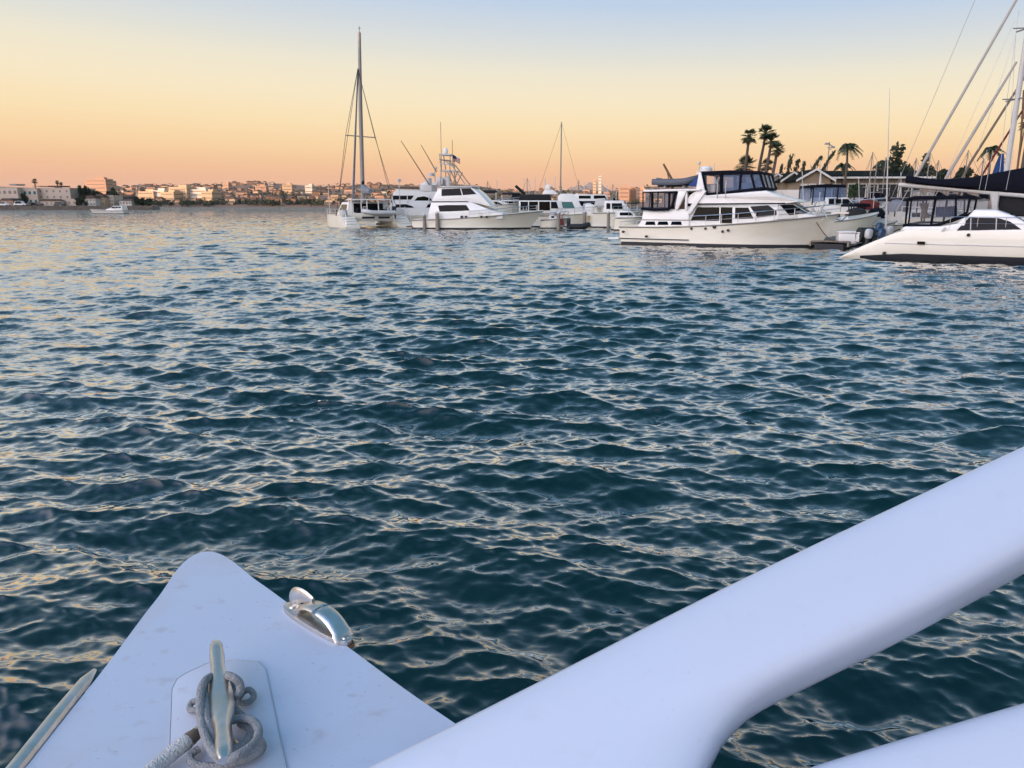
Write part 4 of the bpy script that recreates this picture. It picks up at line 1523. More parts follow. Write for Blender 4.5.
# ------------------------------------------------------------------ right catamaran
def right_cat():
    a0 = G(838, 258.6); a1 = G(1030, 266.8)
    ang = math.atan2(a1.y - a0.y, a1.x - a0.x) + R(6)
    # centreline of the near hull
    nv = Vector((math.sin(ang), -math.cos(ang)))
    off = .8
    st = Vector((a0.x, a0.y)) - nv * off
    fr = Frame(st.x, st.y, ang)
    t = empty('sailing_catamaran', (st.x, st.y, 0), ang, 'white sailing catamaran with navy sail cover and long sloping stern at the right edge', 'catamaran')
    L = fr.L
    yn = -.8
    LEN = 10.5
    top = lambda x: 1.02
    stern_top = L(903, 228, yn)
    deckz = L(960, 231, yn)[1]

    def hull_at(yc):
        secs = []
        n = 30
        xe = stern_top[0]
        for i in range(n + 1):
            s = i / n
            x = s * LEN
            zt = deckz * min(1, max(.03, (x / xe) ** .85)) if x < xe else deckz + .12 * max(0, s - .4)
            if s < .6:
                hb = .55 + .27 * math.sin(PI / 2 * min(1, s / .35))
            else:
                u = (s - .6) / .4
                hb = .82 * max(.03, 1 - u ** 2.0)
            prof = [(0, -.35), (hb * .75, -.12), (hb * .93, min(.05, zt * .3)), (hb, zt * .55), (hb, zt * .9), (hb * .96, zt)]
            secs.append([(x, yc - h, z) for h, z in prof] + [(x, yc, zt + .03)] + [(x, yc + h, z) for h, z in reversed(prof[1:])])
        return secs
    for yc in (0, 4.3):
        b = MB(); b.rings(hull_at(yc)); hb = b.build('hull', 'hull_cream', t)
        b = MB()
        for sg in (-1, 1):
            r0, rm, r1 = [], [], []
            for i in range(2, 30):
                s = i / 30
                hbv = (.55 + .27 * math.sin(PI / 2 * min(1, s / .35))) if s < .6 else .82 * max(.03, 1 - ((s - .6) / .4) ** 2)
                zt2 = .25 if s > .2 else .06 + s * .95
                r0.append((s * LEN, yc + sg * (hbv * .77 + .014), -.11)); rm.append((s * LEN, yc + sg * (hbv * .935 + .016), .05)); r1.append((s * LEN, yc + sg * (hbv * .965 + .018), zt2))
            b.rings([r0, rm, r1], cap=False, closed=False)
        build_each(b, 'boot_stripe', 'boot', hb)
        b = MB()
        for sg in (-1, 1):
            b.tube([(s * LEN, yc + sg * ((.55 + .27 * math.sin(PI / 2 * min(1, s / .35))) if s < .6 else .82 * max(.03, 1 - ((s - .6) / .4) ** 2)) * 1.003, deckz * .56) for s in [.14 + k * .03 for k in range(28)]], .016, 5)
        build_each(b, 'trim_line', 'grey_white', hb)
    b = MB(); x0, z0 = L(917, 244.4, -.83); x1, z1 = L(925.2, 241.6, -.83); b.box(((x0 + x1) / 2, -.825, (z0 + z1) / 2), (x1 - x0, .06, z1 - z0)); b.build('vent', 'brown_glass', t, smooth=0)
    b = MB()
    for px, py in ((884, 253.3), (968.5, 235)):
        x, z = L(px, py, -.83); b.tube([(x, -.86, z), (x, -.6, z)], .055, 10)
    build_each(b, 'fitting', 'boot', t)
    # bridge deck
    b = MB(); b.box((5.6, 2.15, deckz * .72), (6.6, 3.2, .5)); b.build('bridge_deck', 'gelcoat', t, bevel=.05)
    # cockpit coaming (white band under the curtain)
    yq = -.72
    b = MB()
    b.prism(fr.LL([(900, 231), (904, 226.5), (940, 226.3), (957, 223.5), (966, 216), (966, 232)], yq), -.72, 5.0)
    b.build('cockpit_coaming', 'gelcoat', t, bevel=.05)
    # cabin with long side window and raked screen
    wc = lambda x, z: .74 - (z - deckz) * .18
    b = MB()
    prof = fr.LL([(953, 232.6), (959, 226), (974, 209.5), (996, 210), (1014, 216), (1046, 233)], yq)
    b.prism(prof, lambda x, z: -wc(x, z), lambda x, z: 4.3 + wc(x, z))
    cab = b.build('cabin', 'gelcoat', t, bevel=.06, seg=3)
    pane(cab, fr.LL([(956.5, 230.6), (969, 217.4), (998, 218), (1010, 221.5), (1021.5, 229.4)], yq), wc, -1)
    b = MB()
    for px in (970.5, 996):
        (x0, z0), (x1, z1) = L(px, 230, yq), L(px + .5, 218, yq)
        b.tube([(x0, -wc(x0, z0) - .02, z0), (x1, -wc(x1, z1) - .02, z1)], .018, 5)
    build_each(b, 'window_bar', 'grey_white', cab)
    b = MB()
    (xa, za), (xb, zb) = L(1009, 216, yq), L(1040, 230.5, yq)
    b.slab([(xa, .0, za + .03), (xa, 4.2, za + .03), (xb, 4.4, zb + .03), (xb, -.2, zb + .03)], .03)
    b.slab([(xa + .05, -.5, za - .02), (xa + .05, -.05, za + .02), (xb, -.3, zb + .02), (xb, -.7, zb - .02)], .03)
    b.build('windscreen', 'tint_glass', cab, smooth=0)
    b = MB()
    b.prism(fr.LL([(941, 231.5), (944, 227.5), (946.5, 227.5), (944, 231.5)], -.8), -.82, -.79); b.build('step', 'grey_white', t, smooth=0)
    b = MB()
    pts = [(x, -.72, deckz + .04) for x in np.linspace(L(949, 231, -.72)[0], LEN - .8, 9)]
    rail(b, pts, .42, .009)
    build_each(b, 'guard_rail', 'steel', t)
    # cockpit enclosure
    b = MB()
    b.prism(fr.LL([(906.5, 200), (909, 197.3), (915, 196), (975, 195.4), (976, 198.6), (915, 199.4), (909, 200.6)], -.6), -.62, 4.9)
    b.build('enclosure_top', 'navy', t, bevel=.03)
    b = MB()
    def strip(pts, r, ys=(-.62, 4.9)):
        for yy in ys:
            b.tube([(x, yy, z) for x, z in fr.LL(pts, -.62)], r, 6)
    strip([(907.5, 198.5), (905.5, 225)], .035); strip([(903, 225.4), (930, 226), (940, 224.5), (958, 217.5), (967, 213)], .06); strip([(935.5, 199), (931, 225.5)], .045); strip([(911.5, 199), (908.5, 225)], .03); strip([(956, 198.5), (955.5, 217)], .035); strip([(970, 198), (967, 213)], .04)
    x0, z0 = L(905.5, 225, -.62); b.tube([(x0, -.62, z0), (x0, 4.9, z0)], .05, 5)
    build_each(b, 'enclosure_frame', 'navy', t)
    for cpts in ([(912, 200), (934.5, 199.5), (930.5, 225), (909, 224.5)], [(936.5, 199.5), (955, 199), (955, 217), (941, 223.5), (932.5, 225)], [(957, 199), (969, 198.6), (966.5, 213), (957, 216.5)]):
        pane(t, fr.LL(cpts, -.62), lambda x, z: .6, -1, 'vinyl_clear', 'clear_panel', out=.004)
    b = MB(); g0 = fr.LL([(936, 207), (957, 206), (957, 217), (936, 217)], 2.0); b.prism(g0, 1.95, 2.0); b.build('cockpit_cushion', 'blue_canvas', t, smooth=0)
    b = MB(); g0 = fr.LL([(919, 203), (929, 203.5), (927, 212), (930, 218), (920, 219), (922, 211)], 1.2); b.prism(g0, 1.15, 1.3); b.build('hanging_cloth', 'whip_brown', t, bevel=.03)
    # boom, sail cover, gallows and mast
    ym = 2.15
    x0, z0 = L(899, 184.6, ym); x1, z1 = L(1062, 199, ym)
    b = MB(); b.tube([(x0, ym, z0), (x1, ym, z1)], .085, 8, .9); b.build('boom', 'white_spar', t)
    up = fr.LL([(906.5, 175.2), (920, 177.5), (936, 179.3), (955, 178.6), (976, 176.8), (1000, 172), (1024, 167.5), (1060, 158)], ym)
    lo = fr.LL([(906.5, 182.6), (920, 184.6), (936, 186.3), (955, 188.3), (976, 190.3), (1000, 192.3), (1024, 193.3), (1060, 196)], ym)
    rg = []
    for i, ((xu, zu), (xl, zl)) in enumerate(zip(up, lo)):
        zc, hh = (zu + zl) / 2, (zu - zl) / 2
        rg.append([(xu, ym + .19 * math.cos(2 * PI * k / 12) * (1 - .35 * math.sin(2 * PI * k / 12)), zc + hh * math.sin(2 * PI * k / 12)) for k in range(12)])
    b = MB(); b.rings(rg); b.build('sail_cover', 'navy', t)
    b = MB()
    for px in (979, 985, 1006):
        (xa, za), (xb, zb) = L(px, 190, ym - .2), L(px + 8, 150, ym - .2)
        b.tube([(xa, ym - .2, za), (xb, ym - .15, zb)], .007, 4)
    build_each(b, 'lazy_jack', 'grey_white', t)
    b = MB(); (xa, za), (xb, zb) = L(994.5, 210.5, ym), L(994.8, 192, ym); b.tube([(xa, ym, za), (xb, ym, zb)], [.09, .16], 8); b.build('boom_support', 'white_spar', t)
    mx = x1 + .1
    b = MB(); b.tube([(mx, ym, deckz + .4), (mx, ym, 15.5)], .11, 10, 1.4); b.build('mast', 'white_spar', t)
    # dark cover slung under the boom by the mast
    b = MB(); b.prism(fr.LL([(997, 194.5), (1034, 197.5), (1044, 218), (1012, 216), (999, 213)], 2.5), 2.3, 4.6); b.build('screen_cover', 'black_canvas', t, bevel=.05)


right_cat()


# ------------------------------------------------------------------ generic small craft
def cruiser(px_stern, px_bow, ywl, label, fs=.7, fb=1.25, beam=3.0, flip=False, hull_m='hull_white', canopy=None, fly=False, yaw=0.0, win='tint_glass', cab=(.22, .68), cab_h=.9, name='motor_cruiser', rails=True, clear=True, cat='motor boat', depth=None, screen='tint_glass', over=.6):
    """side-on motor boat between two picture columns; flip turns its bow to the left"""
    Y = depth if depth else G(512, ywl).y
    xs, xb = (px_stern - 512) / F * Y * .98, (px_bow - 512) / F * Y * .98
    Lw = abs(xb - xs) / max(.3, math.cos(yaw)) - over
    ang = (PI if flip else 0) + yaw
    t = empty(name, (xs, Y, 0), ang, label, cat)
    kw = dict(over=over, tw=.85, sheer_pow=2.0, fine=2.0, flare=1.6)
    b = MB(); sh = hull(b, Lw, beam, fs, fb, n=18, m=6, **kw); h = b.build('hull', hull_m, t)
    b = MB(); boot_stripe(b, Lw, beam, fs, fb, -.08, .09, **kw); build_each(b, 'boot_stripe', 'boot', h)
    b = MB(); sheer_tube(b, sh, .03, -.03); build_each(b, 'rub_rail', 'alloy', h)
    x0, x1 = Lw * cab[0], Lw * cab[1]
    zd = fs + .15
    w0 = beam * .40
    wf = lerpw(zd, w0, zd + cab_h, w0 * .88)
    b = MB()
    b.prism([(x0, zd - .1), (x0 + .1, zd + cab_h), (x1 - cab_h * .9, zd + cab_h), (x1, zd + cab_h * .45), (x1 + Lw * .12, zd + .15), (x1 + Lw * .14, zd - .1)], lambda x, z: -wf(x, z) * (1 if x < x1 else .75), lambda x, z: wf(x, z) * (1 if x < x1 else .75))
    c = b.build('cabin', 'gelcoat', t, bevel=.05)
    nwin = 3
    xa, xz = x0 + .3, x1 - cab_h * .75
    for k in range(nwin):
        u0, u1 = xa + (xz - xa) * k / nwin + .05, xa + (xz - xa) * (k + 1) / nwin - .05
        for sg in (-1, 1):
            pane(c, [(u0, zd + cab_h * .48), (u1 + (.25 if k == nwin - 1 else 0), zd + cab_h * .48), (u1, zd + cab_h * .86), (u0, zd + cab_h * .86)], wf, sg, win)
    xa, za, xc, zc = x1 - cab_h * .9, zd + cab_h, x1, zd + cab_h * .45
    nrm = Vector((za - zc, 0, xc - xa)).normalized()
    for sg in (-1, 1):
        p = [Vector((xa + .06, sg * .06, za - .04)), Vector((xc - .05, sg * .06, zc + .04)), Vector((xc - .05, sg * w0 * .84, zc + .04)), Vector((xa + .06, sg * w0 * .8, za - .04))]
        g = MB(); g.slab([q + nrm * .015 for q in p], .03, nrm); g.build('windscreen', screen, c, smooth=0)
    if fly:
        b = MB()
        zf = zd + cab_h + .04
        b.prism([(x0 - .2, zf), (x0, zf + .5), (x0 + (x1 - x0) * .45, zf + .55), (x1 - cab_h * .8, zf + .08), (x1 - cab_h * .7, zf)], -w0 * .85, w0 * .85)
        f = b.build('flybridge', 'gelcoat', t, bevel=.06)
        if canopy:
            b = MB(); zt = zf + 1.35
            b.prism([(x0 - .1, zt), (x0 + (x1 - x0) * .5, zt + .03), (x0 + (x1 - x0) * .55, zt - .12), (x0 - .12, zt - .1)], -w0 * .8, w0 * .8); b.build('canopy', canopy, t, bevel=.03)
            b = MB()
            for xx in (x0, x0 + (x1 - x0) * .27, x0 + (x1 - x0) * .5):
                for sg in (-1, 1):
                    b.tube([(xx, sg * w0 * .78, zf + .4), (xx, sg * w0 * .78, zt)], .035, 5)
            build_each(b, 'canopy_frame', canopy, t)
    if canopy and not fly:
        zt = zd + cab_h + .75
        b = MB()
        b.prism([(x0 - Lw * .16, zt - .08), (x0 + .2, zt), (x1 - cab_h * 1.1, zt - .04), (x1 - cab_h, zt - .2), (x0 - Lw * .16, zt - .2)], -w0 * .9, w0 * .9)
        b.build('canopy', canopy, t, bevel=.04)
        b = MB()
        for xx in (x0 - Lw * .15, x0 + .1, (x0 + x1) / 2 - .2):
            for sg in (-1, 1):
                b.tube([(xx, sg * w0 * .88, zd + .3), (xx, sg * w0 * .88, zt - .1)], .035, 5)
        build_each(b, 'canopy_frame', canopy, t)
        if clear:
            for sg in (-1, 1):
                pane(t, [(x0 - Lw * .15, zd + .4), (x1 - cab_h, zd + cab_h + .02), (x1 - cab_h * 1.05, zt - .16), (x0 - Lw * .15, zt - .16)], lambda x, z: w0 * .87, sg, 'vinyl_blue', 'clear_panel', out=.004)
    if rails:
        b = MB()
        pts = [(x, -hh * .94, z + .02) for x, hh, z in sh[8:19:2]]
        rail(b, pts, .5, .02); rail(b, [(x, -yy, z) for x, yy, z in pts], .5, .02)
        build_each(b, 'guard_rail', 'steel', t)
    b = MB(); b.tube([(x0 + .6, w0 * .5, zd + cab_h), (x0 + .3, w0 * .5, zd + cab_h + 2.2)], .02, 5); b.tube([(x0 + .9, -w0 * .4, zd + cab_h), (x0 + .9, -w0 * .4, zd + cab_h + 1.1)], .02, 5); build_each(b, 'antenna', 'white_spar', t)
    return t


def sailboat(px_stern, px_bow, ywl, mast_px, mast_ytop, label, flip=False, cover='navy', yaw=0.0, depth=None, hull_m='hull_white', fs=.75, fb=1.05, beam=2.7, spreaders=(.5,), mast_r=.075):
    Y = depth if depth else G(512, ywl).y
    xs, xb = (px_stern - 512) / F * Y * .98, (px_bow - 512) / F * Y * .98
    Lw = abs(xb - xs) / max(.3, math.cos(yaw)) - .8
    ang = (PI if flip else 0) + yaw
    t = empty('sailboat', (xs, Y, 0), ang, label, 'sailboat')
    fr = Frame(xs, Y, ang)
    kw = dict(over=.8, tw=.6, sheer_pow=1.6, fine=1.7, flare=1.2)
    b = MB(); sh = hull(b, Lw, beam, fs, fb, n=18, m=6, **kw); h = b.build('hull', hull_m, t)
    b = MB(); boot_stripe(b, Lw, beam, fs, fb, -.08, .08, **kw); build_each(b, 'boot_stripe', 'boot', h)
    mx = fr.L(mast_px, ywl, 0)[0]
    top = fr.L(mast_px, mast_ytop, 0)[1]
    w0 = beam * .3
    wf = lerpw(fs, w0, fs + .5, w0 * .85)
    b = MB(); b.prism([(Lw * .25, fs - .05), (Lw * .27, fs + .5), (mx + .6, fs + .42), (mx + 1.6, fs + .1), (mx + 1.7, fs - .05)], lambda x, z: -wf(x, z), wf)
    c = b.build('cabin', 'gelcoat', t, bevel=.05)
    for k in range(3):
        u = Lw * .3 + (mx - Lw * .3) * k / 3 + .1
        for sg in (-1, 1):
            pane(c, [(u, fs + .2), (u + .5, fs + .2), (u + .5, fs + .38), (u, fs + .38)], wf, sg)
    b = MB(); b.tube([(mx, 0, fs), (mx, 0, top)], [mast_r, mast_r * .7], 8); m = b.build('mast', 'alloy', t)
    b = MB()
    for q in spreaders:
        z = fs + (top - fs) * q
        b.tube([(mx, -beam * .36, z), (mx, beam * .36, z)], .03, 5)
    build_each(b, 'spreader', 'alloy', m)
    b = MB(); b.tube([(mx, 0, fs + 1.5), (mx - Lw * .36, 0, fs + 1.45)], .06, 6); b.build('boom', 'alloy', t)
    b = MB(); b.tube([(mx - .1, 0, fs + 1.9), (mx - .5, 0, fs + 1.75), (mx - Lw * .2, 0, fs + 1.68), (mx - Lw * .35, 0, fs + 1.58)], [.2, .2, .16, .1], 8); b.build('sail_cover', cover, t)
    b = MB()
    b.tube([(mx, 0, top - .1), (Lw + .7, 0, fb)], .012, 4); b.tube([(mx, 0, top), (0, 0, fs + .1)], .010, 4)
    for sg in (-1, 1):
        pts = [(mx, 0, top - .1)] + [(mx, sg * beam * .36, fs + (top - fs) * q) for q in reversed(spreaders)] + [(mx - .2, sg * beam * .45, fs)]
        b.tube(pts, .010, 4)
    build_each(b, 'stay', 'dark_line', t)
    b = MB()
    pts = [(x, -hh * .94, z + .02) for x, hh, z in sh[2:19:2]]
    rail(b, pts, .5, .016); rail(b, [(x, -yy, z) for x, yy, z in pts], .5, .016)
    build_each(b, 'guard_rail', 'steel', t)
    return t


# ------------------------------------------------------------------ sport fisher with a tuna tower
def sport_fisher():
    Y = 62.5
    xs = (418 - 512) / F * Y * .985
    xb = (543 - 512) / F * (Y - 1.5) * .985
    fr_ang = math.atan2(-1.5, xb - xs)
    t = empty('sport_fisher', (xs, Y, 0), fr_ang, 'white sport fishing yacht with a tuna tower and dark wraparound windows', 'fishing yacht')
    fr = Frame(xs, Y, fr_ang)
    L = fr.L
    LW = xb - xs - 1.0
    kw = dict(over=1.1, tw=.86, sheer_pow=1.8, fine=1.9, flare=1.9)
    b = MB(); sh = hull(b, LW, 3.9, .75, 1.45, **kw); h = b.build('hull', 'hull_white', t)
    b = MB(); boot_stripe(b, LW, 3.9, .75, 1.45, -.1, .14, **kw); build_each(b, 'boot_stripe', 'boot', h)
    b = MB(); sheer_tube(b, sh, .035, -.04); build_each(b, 'rub_rail', 'alloy', h)
    b = MB()
    for px in (461.7, 466.1, 481.6, 486.9):
        x, z = L(px, 216.9, -1.8); b.tube([(x, -1.97, z), (x, -1.5, z)], .09, 10)
    build_each(b, 'porthole', 'boot', h)
    y = -1.6
    wf = lerpw(.8, 1.66, 2.3, 1.5)
    b = MB(); b.prism(fr.LL([(427, 219), (431, 202.2), (470, 201.8), (492, 210.5), (503, 213), (503, 219)], y), lambda x, z: -wf(x, z), wf)
    c = b.build('deckhouse', 'gelcoat', t, bevel=.05)
    for sg in (-1, 1):
        pane(c, fr.LL([(439.5, 211.6), (438, 205.6), (446, 205), (466, 205), (469.8, 210.4), (450, 211.4)], y), wf, sg)
    w2 = lerpw(2.2, 1.5, 3.4, 1.34)
    b = MB(); b.prism(fr.LL([(431, 201.6), (437.5, 187.5), (441, 186.4), (470, 186.2), (479, 193), (492, 207), (470, 202)], y), lambda x, z: -w2(x, z), w2)
    u = b.build('flybridge', 'gelcoat', t, bevel=.06)
    for sg in (-1, 1):
        pane(u, fr.LL([(441, 196), (441, 189), (459.5, 188.4), (461.5, 195.2)], y), w2, sg)
        pane(u, fr.LL([(462.5, 195.1), (460.5, 188.4), (470, 188.1), (476, 194)], y), w2, sg)
    b = MB(); b.prism(fr.LL([(436, 187.4), (440, 186), (472, 185.6), (473.5, 187)], y), -1.5, 1.5); b.build('flybridge_roof', 'grey_white', t, bevel=.03)
    b = MB()
    x0, z0 = L(431, 201.8, y); x1, z1 = L(468, 201.6, y)
    for sg in (-1, 1):
        b.tube([(x0, sg * 1.53, z0), (x1, sg * 1.53, z1)], .035, 5)
    build_each(b, 'trim_line', 'boot', c)
    # tower
    b = MB()
    bz = L(450, 186, 0)[1]
    for sg in (-1, 1):
        for p in ([(443, 186), (443.5, 170), (441.5, 154.2)], [(453, 186), (452, 166), (452, 154.5)], [(456, 186), (449, 171)], [(467.5, 184.5), (454.5, 166.5), (447, 161)], [(460, 172), (455, 184)]):
            pts = fr.LL(p, 0)
            n = len(pts)
            b.tube([(x, sg * (.95 - .3 * i / max(1, n - 1)), z) for i, (x, z) in enumerate(pts)], .04, 5)
    tw = b.build('tuna_tower', 'alloy', t)
    for pl, nm in (([(441, 154), (452.5, 154.6)], 'tower_top'), ([(441.5, 162.6), (454.5, 164.8)], 'tower_platform'), ([(442, 170.2), (458, 171)], 'tower_platform')):
        (xa, za), (xc, zc) = fr.LL(pl, 0)
        b = MB(); b.slab([(xa, -.75, za), (xc, -.75, zc), (xc, .75, zc), (xa, .75, za)], .1, Vector((0, 0, 1))); b.build(nm, 'grey_white', tw, smooth=0)
    b = MB()
    rr = [(x, yy, z) for (x, z) in fr.LL([(441.5, 160), (453, 161)], 0) for yy in (-.7,)]
    b.tube(rr, .03, 5); b.tube([(x, .7, z) for x, _, z in rr], .03, 5); b.tube([rr[0], (rr[0][0], .7, rr[0][2])], .03, 5)
    build_each(b, 'tower_rail', 'alloy', tw)
    b = MB(); x, z = L(445.6, 151.4, 0); b.ball((x, 0, z), (.2, .2, .28)); b.tube([(x, 0, z - .35), (x, 0, z)], .17, 10); b.build('radar_dome', 'gelcoat', tw)
    b = MB()
    for px, y0, y1, yy in ((441.6, 170, 122, -.7), (452.5, 155, 140, .6)):
        x, z0 = L(px, y0, yy); _, z1 = L(px, y1, yy); b.tube([(x, yy, z0), (x, yy, z1)], .02, 4)
    build_each(b, 'antenna', 'brown_line', t)
    b = MB()
    for p in ([(429.5, 185), (402, 141)], [(436.5, 172), (420, 144.5)]):
        (xa, za), (xc, zc) = fr.LL(p, -1.3 if p[0][0] < 430 else 1.3)
        b.tube([(xa, -1.3 if p[0][0] < 430 else 1.3, za), (xc, -1.6 if p[0][0] < 430 else 1.6, zc)], [.05, .025], 5)
    build_each(b, 'outrigger', 'brown_line', t)
    # flag with stripes
    (xa, za), (xc, zc) = L(452.6, 154.6, .1), L(460, 158.5, .1)
    hgt = .42
    fl = MB(); n = 8
    for r_ in range(6):
        z0 = -hgt + hgt * r_ / 6; z1 = -hgt + hgt * (r_ + 1) / 6
        for k in range(n):
            u0, u1 = k / n, (k + 1) / n
            wv = lambda u: .1 * math.sin(u * 6)
            fl.cur = 2 if (r_ >= 3 and u0 < .4) else (r_ % 2)
            q = [(xa + (xc - xa) * uu, .1 + wv(uu), za + (zc - za) * uu + zz) for uu, zz in ((u0, z0), (u1, z0), (u1, z1), (u0, z1))]
            fl.add(q + [(a, bb + .012, c2) for a, bb, c2 in q], [(0, 1, 2, 3), (7, 6, 5, 4)])
    f_ = fl.build('flag', ['flag_red', 'flag_white', 'flag_blue'], t, smooth=0)
    b = MB(); x, z = L(452.5, 166, .1); _, z1 = L(452.5, 153, .1); b.tube([(xa, .1, z), (xa, .1, z1)], .02, 4); b.build('flag_staff', 'alloy', t)
    b = MB()
    pts = [(x, -hh * .94, z + .02) for x, hh, z in sh[13:27:2]]
    rail(b, pts, .45, .02); rail(b, [(x, -yy, z) for x, yy, z in pts], .45, .02)
    build_each(b, 'guard_rail', 'steel', t)
    b = MB(); b.box((-.2, 0, .2), (.6, 3.2, .1)); b.build('swim_platform', 'teak', t, bevel=.02)
    b = MB()
    for k in range(6):
        x, z = L(436 + k * 2.3, 185, 0); b.box((x, .9 - .3 * (k % 3), z + .3), (.3, .25, .55 + .2 * (k % 2)))
    x, z = L(432, 187, 0); b.box((x - .3, 0, z - .1), (1.0, 1.8, .5)); b.tube([(x - .3, 0, z), (x - .3, 0, z + .7)], .28, 10)
    build_each(b, 'rocket_launcher', 'grey_white', t, bevel=.04)


sport_fisher()


def white_flybridge_yacht():
    Y = 71
    fr_ang = R(8)
    xs = (391 - 512) / F * Y * .985
    t = empty('flybridge_yacht', (xs, Y, 0), fr_ang, 'white flybridge yacht with oval dark windows moored left of the tower yacht', 'motor yacht')
    fr = Frame(xs, Y, fr_ang)
    L = fr.L
    kw = dict(over=1.0, tw=.85, sheer_pow=2, fine=2, flare=1.6)
    b = MB(); sh = hull(b, 11.0, 3.8, .95, 1.6, **kw); h = b.build('hull', 'hull_white', t)
    b = MB(); boot_stripe(b, 11.0, 3.8, .95, 1.6, -.1, .1, **kw); build_each(b, 'boot_stripe', 'boot', h)
    y = -1.6
    wf = lerpw(.9, 1.66, 3.0, 1.45)
    b = MB(); b.prism(fr.LL([(389, 219), (391, 203), (394, 200.5), (435, 200.5), (442, 219)], y), lambda x, z: -wf(x, z), wf); c = b.build('deckhouse', 'gelcoat', t, bevel=.06)
    b = MB(); b.prism(fr.LL([(391, 201), (392.5, 195), (397, 188.2), (432, 188.2), (440, 192), (446, 201)], y), lambda x, z: -wf(x, z) + .03, lambda x, z: wf(x, z) - .03); c2 = b.build('upper_house', 'gelcoat', t, bevel=.08, seg=3)
    w3 = lambda x, z: wf(x, z) - .03
    for sg in (-1, 1):
        pane(c2, fr.LL([(393, 199.6), (393, 195.6), (414, 195.6), (411, 199.6)], y), w3, sg)
        pane(c2, fr.LL([(414, 201), (417.5, 197.2), (424, 196.2), (430, 198), (432.5, 200.6)], y), w3, sg, 'brown_glass')
        pane(c, fr.LL([(395, 207.5), (396, 204.4), (406, 204.2), (412, 206), (414, 207.8)], y), wf, sg)
        pane(c, fr.LL([(426, 207.6), (428, 204.5), (432, 203), (431, 207.6)], y), wf, sg)
    b = MB(); b.prism(fr.LL([(396, 188.2), (398, 187), (420, 187), (433, 188.6), (440, 192), (430, 189.4)], y), -1.5, 1.5); b.build('roof_edge', 'teak', t, bevel=.02)
    b = MB()
    for px in (392.5, 407.3, 429):
        (xa, za), (xb, zb) = L(px, 203, y), L(px, 194.5, y)
        for sg in (-1, 1):
            b.tube([(xa, sg * 1.6, za), (xb, sg * 1.6, zb)], .04, 5)
    build_each(b, 'roof_post', 'gelcoat', t)
    # fly deck lockers, mast and radar
    b = MB(); b.prism(fr.LL([(419, 187), (421, 183.5), (428, 181.5), (434, 182.5), (438, 187.5)], 0), -1.1, 1.1); b.build('fly_console', 'gelcoat', t, bevel=.08, seg=3)
    b = MB(); x, z = L(435, 182, 0); _, z1 = L(435, 168, 0); b.tube([(x, 0, z), (x, 0, z1)], [.08, .04], 6); xx, zz = L(431, 176, 0); b.tube([(x, 0, zz), (xx, 0, zz + .1)], .05, 5); b.tube([(xx, 0, zz), (xx, 0, zz + .25)], .3, 10); b.ball((x + .1, 0, z1), .14); b.build('radar_mast', 'grey_white', t)
    # stern stairs, boarding gear
    b = MB()
    for k in range(4):
        b.box((-.3 - .22 * k, -1.0, .85 - .22 * k), (.3, .9, .12)); b.box((-.3 - .22 * k, 1.0, .85 - .22 * k), (.3, .9, .12))
    b.box((-.7, 0, .2), (1.1, 3.2, .12)); build_each(b, 'stern_steps', 'gelcoat', t, bevel=.02)
    b = MB(); b.box((.05, 0, 1.2), (.08, 1.6, .8)); b.build('stern_door', 'tint_glass', t, smooth=0)


white_flybridge_yacht()


